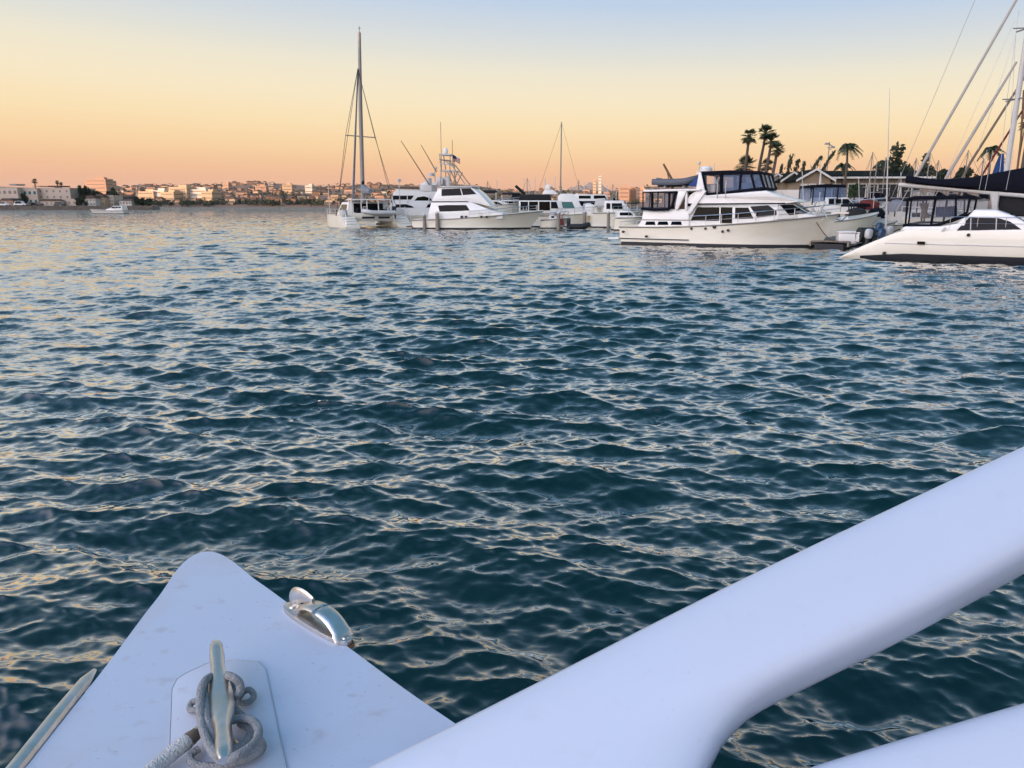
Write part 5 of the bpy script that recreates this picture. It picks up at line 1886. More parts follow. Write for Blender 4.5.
# ------------------------------------------------------------------ left sailing catamaran, seen from astern
def left_cat():
    c = G(380, 228.2)
    ang = R(90 + 25)
    t = empty('sailing_catamaran', (c.x, c.y, 0), ang, 'white sailing catamaran seen from astern with tall mast and dinghy on davits', 'catamaran')
    fr = Frame(c.x, c.y, ang)
    W = 2.28
    hz = .95
    for yc in (-W, W):
        secs = []
        n = 24
        for i in range(n + 1):
            s = i / n
            x = s * 10.2
            zt = hz * (min(1, max(.16, (x + .15) / 1.9)) if x < 1.9 else 1 + .12 * s)
            hb = .62 if s < .55 else .62 * max(.03, 1 - ((s - .55) / .45) ** 2)
            prof = [(0, -.3), (hb * .8, -.08), (hb, zt * .5), (hb * .95, zt)]
            secs.append([(x, yc - a, z) for a, z in prof] + [(x, yc + a, z) for a, z in reversed(prof[1:])])
        b = MB(); b.rings(secs); h = b.build('hull', 'hull_white', t)
        b = MB()
        for k in range(4):
            b.box((.25 + .42 * k, yc, .2 + .2 * k), (.44, .95, .1))
        build_each(b, 'stern_steps', 'gelcoat', h, bevel=.02)
        b = MB(); b.box((2.0, yc, hz + .02), (.5, .5, .12)); b.tube([(.1, yc + (.5 if yc > 0 else -.5), .3), (.3, yc + (.5 if yc > 0 else -.5), 1.2), (1.9, yc + (.5 if yc > 0 else -.5), 1.75)], .03, 5); b.build('stern_rail', 'steel', h)
    b = MB(); b.box((4.6, 0, .75), (5.4, 3.4, .42)); b.build('bridge_deck', 'gelcoat', t, bevel=.05)
    b = MB()
    b.box((1.9, 0, .98), (.12, 3.5, .5)); b.build('aft_beam', 'hull_cream', t, bevel=.03)
    b = MB()
    b.box((1.83, -.9, .85), (.06, 1.0, .16)); b.box((1.83, .5, .85), (.06, 1.1, .16)); build_each(b, 'beam_slot', 'boot', t, smooth=0)
    # saloon
    wf = lerpw(1, 2.0, 2.2, 1.7)
    b = MB(); b.prism([(3.6, .95), (3.7, 2.15), (6.3, 2.15), (7.6, 1.0)], lambda x, z: -wf(x, z), wf); s_ = b.build('saloon', 'gelcoat', t, bevel=.08, seg=3)
    b = MB(); b.box((3.58, 0, 1.65), (.1, 2.6, .75)); b.build('saloon_door', 'tint_glass', s_, smooth=0)
    for sg in (-1, 1):
        pane(s_, [(3.9, 1.45), (6.6, 1.45), (6.1, 1.95), (3.9, 1.95)], wf, sg)
    # cockpit hardtop on posts
    b = MB(); b.box((2.9, .15, 2.35), (2.0, 3.5, .09)); b.build('hardtop', 'gelcoat', t, bevel=.03)
    b = MB()
    for yy in (-1.55, -.5, .5, 1.0, 1.85):
        b.tube([(2.05, yy, 1.0), (2.05, yy, 2.32)], .045, 6)
    build_each(b, 'hardtop_post', 'gelcoat', t)
    b = MB(); b.box((3.0, .7, 1.35), (.7, 1.0, .6)); b.box((3.0, -1.1, 1.3), (.7, .7, .5)); build_each(b, 'cockpit_seat', 'navy', t, bevel=.06)
    b = MB(); b.box((2.2, -2.35, 1.35), (.5, .7, .5)); b.tube([(2.2, 2.5, 1.0), (2.2, 2.5, 1.5)], .32, 10); build_each(b, 'deck_locker', 'grey_white', t, bevel=.05)
    # davits
    b = MB()
    for yy in (-1.0, 1.0):
        b.tube([(2.0, yy, 1.2), (1.3, yy, 1.75), (.55, yy, 1.75)], .05, 6); b.tube([(.6, yy, 1.75), (.6, yy, 1.2)], .012, 4)
    build_each(b, 'davit', 'steel', t)
    # mast and rig
    mx = 5.4
    top = fr.L(360.5, 28, 0)[1]
    b = MB(); b.tube([(mx, 0, 2.1), (mx - .1, -.12, top * .6), (mx - .2, -.3, top)], [.19, .18, .13], 10); m = b.build('mast', 'alloy', t)
    b = MB(); zsp = fr.L(360, 136.5, 0)[1]; b.tube([(mx - .1, -1.3, zsp - .05), (mx - .15, 0, zsp), (mx - .1, 1.3, zsp + .05)], .045, 5); build_each(b, 'spreader', 'alloy', m)
    b = MB(); b.tube([(mx - .2, -.3, top), (mx - .2, -.3, top + .5)], .025, 4); b.tube([(mx - .6, -.3, top + .25), (mx - .1, -.3, top + .35)], .03, 4); b.build('wind_vane', 'boot', m)
    hz2 = top * .82
    b = MB()
    for sg in (-1, 1):
        b.tube([(mx - .3, 0, hz2), (mx - .1, sg * 1.3, zsp), (mx - 1.6, sg * 2.8, hz)], .022, 4)
        b.tube([(mx - .3, 0, hz2), (mx - .9, sg * 2.7, hz)], .022, 4)
    build_each(b, 'shroud', 'dark_line', t)
    b = MB(); b.tube([(mx - .3, 0, hz2), (9.3, 0, 1.3)], .055, 6); b.tube([(mx - .25, 0, hz2 * .97), (8.6, .3, 1.3)], .07, 6); build_each(b, 'furled_sail', 'grey_canvas', t)
    b = MB(); b.tube([(mx - .1, 0, 3.0), (2.4, .0, 2.9)], .08, 6); b.build('boom', 'alloy', t)
    b = MB(); b.tube([(mx - .15, 0, 3.55), (mx - .4, 0, 3.4), (4.0, 0, 3.15), (2.5, 0, 3.05)], [.12, .3, .3, .2], 10); b.build('sail_bag', 'grey_canvas', t)
    b = MB(); b.tube([(mx - .25, 0, 3.2), (mx - .3, 0, 4.0)], [.22, .07], 8); b.build('sail_head', 'navy', t)
    b = MB()
    for yc in (-W - .55, W + .55):
        rail(b, [(x, yc, hz + .05) for x in (2.2, 4, 6, 7.5)], .55, .02)
    build_each(b, 'guard_rail', 'steel', t)
    b = MB(); b.tube([(3.0, -2.7, hz), (3.0, -2.7, 4.2)], .035, 5); b.tube([(7.5, 2.6, hz), (7.5, 2.6, 3.6)], .03, 5); b.box((3.0, -2.7, 4.0), (.3, .3, .2)); build_each(b, 'pole_antenna', 'white_spar', t)
    # its dinghy hangs in the davits
    rot = Matrix.Rotation(ang, 3, 'Z')
    wp = rot @ Vector((.6, -.15, 0)) + Vector((c.x, c.y, 0))
    dg = empty('inflatable_dinghy', (wp.x, wp.y, 1.05), ang + R(90), 'pale inflatable dinghy hanging on davits behind the left catamaran', 'dinghy')
    b = MB(); inflate(b, [(-1.25, -.5, .22), (.5, -.52, .22), (1.05, -.36, .3), (1.3, 0, .36), (1.05, .36, .3), (.5, .52, .22), (-1.25, .5, .22)], .19); b.build('tube', 'grey_white', dg)
    b = MB(); b.rings([[(-1.15, -.4, .2), (-1.15, 0, -.12), (-1.15, .4, .2)], [(.5, -.4, .2), (.5, 0, -.1), (.5, .4, .2)], [(1.15, -.06, .3), (1.15, 0, .1), (1.15, .06, .3)]]); b.build('floor', 'hull_cream', dg, smooth=0)
    b = MB(); b.box((-1.3, 0, .5), (.3, .3, .5)); b.tube([(-1.35, 0, .3), (-1.4, 0, -.3)], .07, 6); b.build('outboard', 'rubber_black', dg, bevel=.05)


left_cat()

# ------------------------------------------------------------------ boats of the middle marina
def px_boat(label, Y, hx, sheer, blocks, panes, beam=3.4, hull_m='hull_white', name='motor_yacht', cat='motor boat', over=.7, poles=(), lines=()):
    """side-on boat: hull between two picture columns, upperworks drawn as real blocks with width"""
    k = Y / F * .985
    xs = (hx[0] - 512) * k
    t = empty(name, (xs, Y, 0), 0, label, cat)
    fr = Frame(xs, Y, 0)
    y = -beam * .42
    fs, fb = fr.L(hx[0], sheer[0], -beam / 2)[1], fr.L(hx[1], sheer[1], 0)[1]
    LW = (hx[1] - hx[0]) * k - over
    kw = dict(over=over, tw=.85, sheer_pow=1.8, fine=2.0, flare=1.7)
    b = MB(); sh = hull(b, LW, beam, fs, fb, n=20, m=6, **kw); h = b.build('hull', hull_m, t)
    b = MB(); boot_stripe(b, LW, beam, fs, fb, -.1, .12, **kw); build_each(b, 'boot_stripe', 'boot', h)
    b = MB(); sheer_tube(b, sh, .035, -.03); build_each(b, 'rub_rail', 'alloy', h)
    made = {}
    for nm, pts, wid, m in blocks:
        q = fr.LL(pts, y)
        zs = [z for _, z in q]
        wf = lerpw(min(zs), beam * wid, max(zs) + .01, beam * wid * .93)
        b = MB(); b.prism(q, lambda x, z: -wf(x, z), wf)
        made[nm] = (b.build(nm, m, t, bevel=.05), wf)
    for on, pts, m in panes:
        o, wf = made[on]
        for sg in (-1, 1):
            pane(o, fr.LL(pts, y), wf, sg, m)
    for px, y0, y1, r, yy in poles:
        x, z0 = fr.L(px, y0, yy); _, z1 = fr.L(px, y1, yy)
        b = MB(); b.tube([(x, yy, z0), (x, yy, z1)], r, 6); b.build('pole', 'grey_white', t)
    for a, c, r, yy, m in lines:
        p, q = fr.L(*a, yy), fr.L(*c, yy)
        b = MB(); b.tube([(p[0], yy, p[1]), (q[0], yy, q[1])], r, 6); b.build('spar', m, t)
    b = MB()
    pts = [(x, -hh * .94, z + .02) for x, hh, z in sh[9:21:2]]
    rail(b, pts, .5, .02); rail(b, [(x, -yy, z) for x, yy, z in pts], .5, .02)
    build_each(b, 'guard_rail', 'steel', t)
    return t


px_boat('white trawler yacht with a teal windscreen and dark curtained afterdeck', 68, (519, 606), (216, 212),
        [('afterdeck', [(519, 213), (519, 200.4), (562, 200.4), (562, 213)], .42, 'gelcoat'),
         ('cabin', [(557, 213), (558.5, 196), (562, 193.6), (573, 193.6), (579, 201), (583, 209.5), (592, 213.5), (592, 216), (557, 216)], .40, 'gelcoat'),
         ('upper_house', [(519, 200.6), (520, 194.5), (550, 194.2), (552, 200.6)], .38, 'black_canvas'),
         ('fly_console', [(543, 194.4), (545, 190), (553, 189.4), (559, 194.2)], .3, 'gelcoat'), ('radar_arch', [(545.5, 190.2), (546.5, 184.6), (551.5, 184.2), (550, 190)], .29, 'gelcoat'),
         ('foredeck_house', [(584, 216), (586, 204), (590, 203), (597, 206), (600, 216)], .3, 'gelcoat')],
        [('afterdeck', [(520.5, 210.5), (520.5, 201.6), (528, 201.6), (528, 210.5)], 'tint_glass'), ('afterdeck', [(529, 210.5), (529, 201.6), (538, 201.6), (538, 210.5)], 'brown_glass'),
         ('afterdeck', [(539.2, 210.5), (539.2, 201.6), (550, 201.6), (550, 210.5)], 'brown_glass'), ('afterdeck', [(551, 208.5), (551, 201.8), (556.5, 201.8), (558.5, 208.5)], 'tint_glass'),
         ('cabin', [(563, 208.2), (561.5, 201.8), (572.2, 201.8), (575, 208)], 'teal_glass')],
        beam=3.8, poles=((545, 186, 178, .05, .3), (555, 194, 176, .03, -.4), (529, 195, 180, .03, .5)))
px_boat('white flybridge boat with brown windows behind the trawler and below the slim towers', 77, (556, 618), (209, 206),
        [('cabin', [(566, 208), (567, 199), (600, 199), (606, 208)], .4, 'gelcoat'), ('upper_house', [(568, 199.2), (569, 194), (606, 194.5), (609, 199.2)], .36, 'gelcoat')],
        [('upper_house', [(579, 198.6), (579, 195.6), (591, 195.6), (591, 198.6)], 'tint_glass'), ('upper_house', [(594, 198.7), (594, 195.4), (605, 195.4), (607, 198.7)], 'brown_glass'), ('cabin', [(570, 206), (570, 201), (596, 201), (600, 206)], 'brown_glass')],
        poles=((584, 194, 182, .03, .3),))
px_boat('white sedan cruiser with square dark windows left of the big yacht stern', 66, (590, 640), (213, 211.5),
        [('cabin', [(604, 212.5), (605, 200.5), (624, 200.5), (626, 204), (633, 212.5)], .4, 'gelcoat'), ('fly_screen', [(597, 206), (599, 198.5), (606, 198), (606, 206)], .3, 'grey_white'), ('cockpit_roof', [(624, 203.4), (624, 202.4), (638, 202.8), (638, 203.8)], .4, 'brown_glass')],
        [('cabin', [(606.5, 209), (606.5, 203.2), (610.5, 203.2), (610.5, 209)], 'tint_glass'), ('cabin', [(612, 209), (612, 203.2), (622, 203.2), (622.8, 209)], 'tint_glass')],
        poles=((607, 200, 185, .025, .2), (616, 200, 191, .03, -.3), (630, 212, 203, .04, -1.2), (637, 212, 203, .04, -1.2)))
px_boat('small white cabin boat moored right behind the big yacht stern', 58, (612, 648), (218, 216),
        [('cabin', [(618, 217.5), (619, 211), (632, 211), (638, 217.5)], .38, 'gelcoat')],
        [('cabin', [(620, 215.5), (620, 212.4), (631, 212.4), (633.5, 215.5)], 'tint_glass')], beam=2.6,
        poles=((626, 213, 202, .03, .2),))
px_boat('white bow cruiser with brown canopy just right of the tower yacht roof', 72, (478, 529), (206, 202),
        [('cabin', [(480, 207), (482, 199.5), (500, 200.5), (510, 204), (512, 207)], .38, 'gelcoat'), ('canopy', [(475, 192.5), (478, 190.3), (495, 190), (498, 191.6), (494, 193)], .36, 'black_canvas')],
        [('cabin', [(484, 204.5), (485, 201.2), (497, 201.6), (503, 204.5)], 'tint_glass')],
        poles=((477, 199, 192, .05, -1.1), (496, 200, 192, .05, -1.1), (486, 200, 192, .05, 1.1), (497, 192, 180, .03, .3)))
px_boat('white yacht with black canopies behind the tower yacht foredeck', 76, (492, 548), (207, 204),
        [('cabin', [(500, 206), (501, 200), (528, 199.5), (534, 206)], .38, 'gelcoat'), ('canopy', [(500, 194.4), (503, 192.6), (519, 192.6), (522, 194.4)], .36, 'black_canvas'), ('curtain', [(511, 200), (512, 194.2), (528, 194.6), (528, 200)], .34, 'black_canvas')],
        [('cabin', [(504, 204.6), (504, 201.4), (526, 201.2), (529, 204.6)], 'brown_glass')],
        poles=((502, 200, 193, .05, -1.1), (524, 198, 178, .03, .2), (535, 200, 176, .03, .6)),
        lines=(((515.5, 185.8), (525, 194.5), .16, -.4, 'black_canvas'),))
px_boat('low white open boat with its bow beside the trawler yacht dock', 62.5, (540, 570), (220, 217.5),
        [('console', [(549, 219.5), (550, 215.5), (555, 215), (558, 219.5)], .26, 'gelcoat')],
        [('console', [(551, 218), (551, 216), (554, 216), (555, 218)], 'tint_glass')], beam=2.2)
sailboat(586, 530, 222, 560, 122, 'sailboat with a tall mast behind the white trawler yacht', flip=True, depth=76, cover='cream_canvas', spreaders=(.36,))
cruiser(128.5, 93, 213.2, 'white cabin motorboat cruising past the left shore', fs=.65, fb=1.0, beam=3.0, flip=True, depth=172, cab=(.02, .42), cab_h=.9, rails=False, hull_m='old_white', cat='motor boat', canopy=None)

# right marina, behind the big yacht
cruiser(806, 882, 236, 'white express cruiser with navy canopy and blue windscreen behind the big yacht bow', fs=1.45, fb=1.8, beam=3.0, canopy='navy', depth=46, cab=(.10, .62), cab_h=.75, screen='vinyl_blue')
cruiser(788, 876.5, 240, 'white flared bow boat poking out beside the big yacht bow', fs=1.0, fb=1.5, beam=3.2, depth=40.5, cab=(.1, .55), cab_h=.3, rails=False)
sailboat(905, 845, 232, 864, 152, 'small white sailboat with navy boom cover in front of the long brown house', flip=True, depth=56, mast_r=.05)
sailboat(845, 905, 230, 878, 157, 'white sailboat with thin bare mast behind the windblown palm', depth=60, cover='navy', mast_r=.05)
sailboat(955, 895, 234, 920, 152, 'white sailboat moored behind the furled headsails', flip=True, depth=54, cover='cream_canvas', mast_r=.05)
sailboat(1000, 930, 232, 957, 150, 'white sailboat behind the navy sail cover', flip=True, depth=58, cover='navy', mast_r=.05)
cruiser(850, 905, 236, 'low cruiser with a red cover behind the outboards', fs=.7, fb=1.0, canopy='red_canvas', depth=48, cab_h=.5, clear=False, rails=False, cab=(.3, .6))
cruiser(880, 960, 238, 'dark covered white motorboat behind the right catamaran stern', fs=.8, fb=1.2, canopy='black_canvas', depth=44, cab_h=.6, clear=False, cab=(.2, .6))


for px, yt, Yd, lb in ((488, 181, 96, 'far sailboat with a short bare mast behind the tower yacht bow'), (527, 178, 101, 'far sailboat whose mast rises left of the trawler yacht console'), (578, 180, 98, 'far sailboat whose mast stands in front of the distant mountain'),
                       (612, 184, 104, 'far sailboat with a short mast left of the orange tower block'), (470, 183, 99, 'far sailboat whose mast tip shows above the tower yacht windscreen')):
    sailboat(px + 12, px - 14, 215, px, yt, lb, flip=True, depth=Yd, mast_r=.06)
for px, yt, Yd, cv, lb in ((870, 162, 52, 'navy', 'small sailboat with a short mast left of the white whip pole'), (908, 158, 50, 'cream_canvas', 'sailboat with a short mast behind the end of the navy boom'),
                           (930, 160, 52, 'navy', 'sailboat with a low mast between the two thick furled sails'), (944, 166, 55, 'black_canvas', 'sailboat with the lowest mast behind the navy boom cover'), (974, 158, 51, 'navy', 'sailboat whose mast shows right of the thick furled staysail')):
    sailboat(px + 30, px - 28, 226, px, yt, lb, flip=True, depth=Yd, cover=cv, mast_r=.045)
cruiser(840, 896, 240, 'small open boat under a rumpled dark cover behind the white dock box', fs=.75, fb=1.05, beam=2.4, canopy='navy', depth=42.5, cab_h=.35, clear=False, rails=False, cab=(.25, .6))
for k, (px, py, Yd, w, h, m, lb) in enumerate(((856, 213.5, 41, 1.0, .32, 'black_canvas', 'black covered heap on deck left of the red cover'), (868, 206, 43, 1.2, .35, 'red_canvas', 'red folded canvas among the covered boats by the whip pole'),
                                           (876, 213.5, 41.5, .8, .3, 'navy', 'navy covered heap on deck by the foot of the whip pole'), (897, 207, 42, 1.0, .4, 'grey_canvas', 'grey covered bundle right of the whip pole'))):
    p = P(px, py, Yd)
    rng_ = random.Random(90 + k)
    b = MB(); b.rings([[(math.cos(a) * w / 2 * q * rng_.uniform(.8, 1.1), math.sin(a) * .5 * q, h * z * rng_.uniform(.85, 1.1)) for a in [2 * PI * i / 14 for i in range(14)]] for z, q in ((-.6, 1.05), (0, 1.05), (.5, .95), (.85, .6), (1, .1))])
    o = b.build('canvas_cover', m); o.location = p
    tag(o, lb, 'canvas cover')


# cutter with two furled headsails, its mast at the right edge
def cutter():
    Y = 40.0
    mast = P(1005.5, 178, Y)
    bow = P(900, 226, Y)
    ang = PI
    Lf = mast.x - bow.x
    t = empty('sailboat', (mast.x + 5.5, Y, 0), ang, 'large sailboat with two thick furled headsails and a mast at the right edge', 'sailboat')
    fr = Frame(mast.x + 5.5, Y, ang)
    Lw = 5.5 + Lf - .9
    kw = dict(over=.9, tw=.6, sheer_pow=1.6, fine=1.7, flare=1.2)
    b = MB(); sh = hull(b, Lw, 3.2, .95, 1.25, **kw); h = b.build('hull', 'hull_white', t)
    b = MB(); boot_stripe(b, Lw, 3.2, .95, 1.25, -.08, .1, **kw); build_each(b, 'boot_stripe', 'boot', h)
    b = MB(); b.prism([(2.4, .9), (2.5, 1.5), (6.5, 1.45), (7.8, 1.05), (7.9, .9)], -.95, .95); b.build('cabin', 'gelcoat', t, bevel=.06)
    mx = 5.5
    topz = 18.0
    b = MB(); b.tube([(mx, 0, 1.3), (mx, 0, topz)], .105, 10, 1.3); m = b.build('mast', 'white_spar', t)
    b = MB()
    for py in (99, 28):
        z = P(1012, py, Y).z
        b.tube([(mx, -.9, z), (mx, .9, z)], .04, 5); b.tube([(mx + .75, 0, z - .02), (mx, 0, z)], .03, 5)
    build_each(b, 'spreader', 'alloy', m)
    def on(px, py):
        x, z = fr.L(px, py, 0)
        return Vector((x, 0, z))
    b = MB(); a, e = on(912, 183), on(1018, -3); b.tube([a + (a - e) * .16, a + (a - e) * .02, a, e], [.02, .02, .08, .065], 8); b.build('furled_genoa', 'cream_canvas', t)
    b = MB(); a, e = on(946, 178), on(1016.5, 62); b.tube([a + (a - e) * .3, a + (a - e) * .02, a, (a + e) / 2, e], [.02, .02, .085, .08, .055], 8); b.build('furled_staysail', 'cream_canvas', t)
    b = MB(); a, e = on(1004, 82), on(1022, 0)
    b.tube([on(999, 180), on(1007, 100), on(1019, 10)], .014, 4); b.tube([on(1008, 176), on(1016, 30)], .012, 4); b.tube([on(978, 150), on(1014, 40)], .010, 4); b.tube([on(945, 178), on(1015, 20)], .010, 4)
    build_each(b, 'stay', 'grey_white', t)
    b = MB(); pts = [(x, -hh * .94, z + .02) for x, hh, z in sh[2:27:3]]; rail(b, pts, .55, .016); rail(b, [(x, -yy, z) for x, yy, z in pts], .55, .016); build_each(b, 'guard_rail', 'steel', t)


cutter()


def back_ketch():
    """boat beyond the cutter: thin outer stay, dark and red furled sails, blue cloth"""
    Y = 47.0
    bow = P(902, 222, Y)
    t = empty('sailboat', (bow.x + 15, Y, 0), PI, 'sailboat with dark and red furled sails and a blue cloth behind the right mast', 'sailboat')
    fr = Frame(bow.x + 15, Y, PI)
    kw = dict(over=.9, tw=.6, sheer_pow=1.6, fine=1.7, flare=1.2)
    b = MB(); hull(b, 14.1, 3.4, 1.0, 1.3, **kw); h = b.build('hull', 'old_white', t)
    b = MB(); b.prism([(4, .9), (4.1, 1.6), (9, 1.5), (10, 1.1), (10.1, .9)], -1, 1); b.build('cabin', 'gelcoat', t, bevel=.06)
    def on(px, py):
        x, z = fr.L(px, py, 0)
        return Vector((x, 0, z))
    mx = fr.L(1090, 150, 0)[0]
    b = MB(); b.tube([(mx, 0, 1.2), (mx, 0, 21)], .12, 8); b.build('mast', 'white_spar', t)
    b = MB(); a = on(904, 168); e = on(975, 0); b.tube([a + (a - e) * .22, a, e, e + (e - a) * .55], .013, 5); b.build('forestay', 'alloy', t)
    b = MB(); b.tube([on(960, 182), on(972, 160), on(1024, 78), on(1060, 22)], [.06, .075, .065, .05], 7); b.build('furled_sail', 'whip_brown', t)
    b = MB(); b.tube([on(978, 182), on(990, 162), on(1024, 108), on(1050, 66)], [.05, .07, .05, .03], 7); b.build('furled_sail', 'red_canvas', t)['label'] = 'red furled sail'
    b = MB(); b.prism([fr.L(*q, 0) for q in ((994, 178), (999, 163), (1003.5, 153), (1003, 178))], -.35, .1); b.build('cloth', 'blue_canvas', t, bevel=.04)
    b = MB(); b.tube([on(1016, 180), on(1021, 140), on(1024, 90)], .06, 6); b.tube([on(1019, 160), on(1026, 120)], .03, 6); b.build('mizzen_mast', 'brown_line', t)


back_ketch()


def white_pole():
    Y = 33.6
    a, e = P(886, 227, Y), P(889.8, 88, Y)
    b = MB(); b.tube([(a.x, Y, .2), (a.x, Y, a.z), a.lerp(e, .4), e], [.04, .035, .025, .010], 7)
    tag(b.build('whip_pole', 'white_spar'), 'tall thin white whip pole standing by the dock', 'pole')


white_pole()


# ------------------------------------------------------------------ dock, boxes, outboards, pilings
def dock(a, c, w, z, label, n=40):
    a, c = Vector(a), Vector(c)
    d = c - a
    L = d.length
    ang = math.atan2(d.y, d.x)
    t = empty('dock', (a.x, a.y, 0), ang, label, 'dock')
    b = MB()
    k = int(L / .16)
    for i in range(k):
        b.box((.08 + i * .16, 0, z), (.145, w, .05))
    b.build('deck', 'dock_wood', t, smooth=0)
    b = MB()
    for s in (-1, 1):
        b.box((L / 2, s * (w / 2 + .03), z - .1), (L, .06, .22))
    build_each(b, 'fender_board', 'pile_wood', t, smooth=0)
    b = MB(); b.box((L / 2, 0, z - .3), (L, w * .8, .4)); b.build('float', 'boot', t, smooth=0)
    return t


d0, d1 = G(836, 250), G(872, 248)
dock((d0.x, d0.y + .8, 0), (d1.x + 2.5, d1.y + 7, 0), 1.5, .32, 'weathered wooden dock finger between the big yacht and the right catamaran')
m0, m1 = G(398, 226.6), G(440, 226.6)
dock((m0.x, m0.y, 0), (m1.x, m1.y, 0), 1.2, .3, 'short grey dock at the stern of the tower yacht')
m0, m1 = G(545, 226.0), G(618, 226.4)
dock((m0.x, m0.y, 0), (m1.x, m1.y, 0), 1.2, .3, 'wooden dock along the middle boats left of the big yacht')


def piling(px, ytop, Y, label, r=.14, group=None):
    p = P(px, ytop, Y)
    t = empty('piling', (p.x, Y, 0), 0, label, 'piling', group)
    b = MB(); b.tube([(0, 0, -.6), (.02, 0, p.z * .5), (0, 0, p.z)], [r, r * .95, r * .9], 10); b.build('post', 'pile_wood', t)
    b = MB(); b.tube([(0, 0, p.z), (0, 0, p.z + .05), (0, 0, p.z + .18)], [r * 1.1, r * 1.1, .02], 10); b.build('cap', 'grey_white', t)


piling(437, 213.5, 60.2, 'grey piling beside the tower yacht stern', .17)
piling(424, 215.5, 60.6, 'shorter piling left of the tower yacht stern piling', .15)
piling(558.5, 213.5, 60, 'piling in front of the trawler yacht with a red item beside it', .16)
piling(584.5, 212.5, 60.5, 'middle piling of the three before the moored boats', .16)
piling(608.5, 213, 61, 'piling right of the low white hulls near the big yacht', .13)
piling(633, 214, 58, 'slim piling close behind the big yacht swim platform', .1)


def dock_box(px0, px1, yt, yb, Y, label):
    a, c = P(px0, yt, Y), P(px1, yb, Y)
    t = empty('dock_box', ((a.x + c.x) / 2, Y, c.z), R(-10), label, 'dock box')
    w, h = c.x - a.x, a.z - c.z
    b = MB(); b.box((0, 0, h * .42), (w, .6, h * .84), taper=1.04); b.build('box', 'gelcoat', t, bevel=.04)
    b = MB(); b.box((0, 0, h * .93), (w * 1.1, .7, h * .13), taper=.95); b.build('lid', 'gelcoat', t, bevel=.03)


dock_box(838.5, 854, 231, 243.6, 33.8, 'white dock box on the dock finger')
dock_box(857, 864, 232, 242, 33.2, 'small pale locker beside the white dock box')


def outboard(px, py, Y, m, label, tilt, hgt=.55):
    p = P(px, py, Y)
    t = empty('outboard_motor', p, R(20), label, 'outboard')
    b = MB()
    b.rings([[(x * .13 * k, y * .10 * k, z * hgt * .72) for x, y in ((1, .6), (.6, 1), (-.8, 1), (-1.2, .5), (-1.2, -.5), (-.8, -1), (.6, -1), (1, -.6))] for z, k in ((0, .8), (.2, 1.1), (.75, 1.15), (.95, .9), (1.02, .4))])
    b.build('cowling', m, t, smooth=60)
    b = MB(); b.tube([(0, 0, .05), (-.05, 0, -.4), (-.1, 0, -.75)], [.09, .07, .05], 8); b.build('leg', 'rubber_black', t)
    b = MB(); b.tube([(.1, 0, .1), (.55, 0, .16)], .025, 6); b.build('tiller', 'rubber_black', t)
    t.rotation_euler = (0, tilt, R(20))


outboard(878, 232, 32.2, 'plastic_blue', 'bright blue outboard motor by the dock, upper one', .3)
outboard(880.5, 238, 31.6, 'plastic_blue', 'lower blue outboard motor beside the white pole', .2)
outboard(890, 235.5, 32.4, 'grey_white', 'grey outboard motor right of the white pole', -.2)
outboard(868, 238.5, 32, 'grey_white', 'white outboard motor right of the small pale locker', .1)
p = P(865.5, 236, 33)
b = MB(); b.ball((0, 0, 0), (.34, .3, .3)); b.tube([(-.3, 0, .05), (.3, 0, .05)], .33, 10)
o = b.build('covered_motor', 'rubber_black'); o.location = p
tag(o, 'black covered motor next to the white outboard on the dock', 'outboard')

# dark inflatable boat tied in the middle dock and a red hose box
p = P(578, 225.4, 59)
t = empty('inflatable_dinghy', (p.x, 59, .05), R(4), 'black inflatable dinghy afloat by the middle dock', 'dinghy')
b = MB(); inflate(b, [(-.8, -.5, .22), (.3, -.52, .22), (.6, -.35, .3), (.8, 0, .36), (.6, .35, .3), (.3, .52, .22), (-.8, .5, .22)], .2); b.build('tube', 'rubber_black', t)
b = MB(); b.box((-.1, 0, .15), (1.4, .8, .2)); b.build('floor', 'rubber_black', t, smooth=0)
b = MB(); b.box((-.75, 0, .6), (.3, .3, .45)); b.build('outboard', 'rubber_black', t, bevel=.08)
p = P(562, 222, 60)
b = MB(); b.box((0, 0, .25), (.26, .26, .5), taper=.9); b.tube([(0, 0, .5), (0, 0, .8), (.2, 0, .84)], .04, 6)
o = b.build('hose_stand', 'red_canvas', bevel=.03); o.location = (p.x, 60, .35)
tag(o, 'small red hose stand beside the middle piling', 'hose stand')


# ------------------------------------------------------------------ the boat we stand on
DECK = 1.1


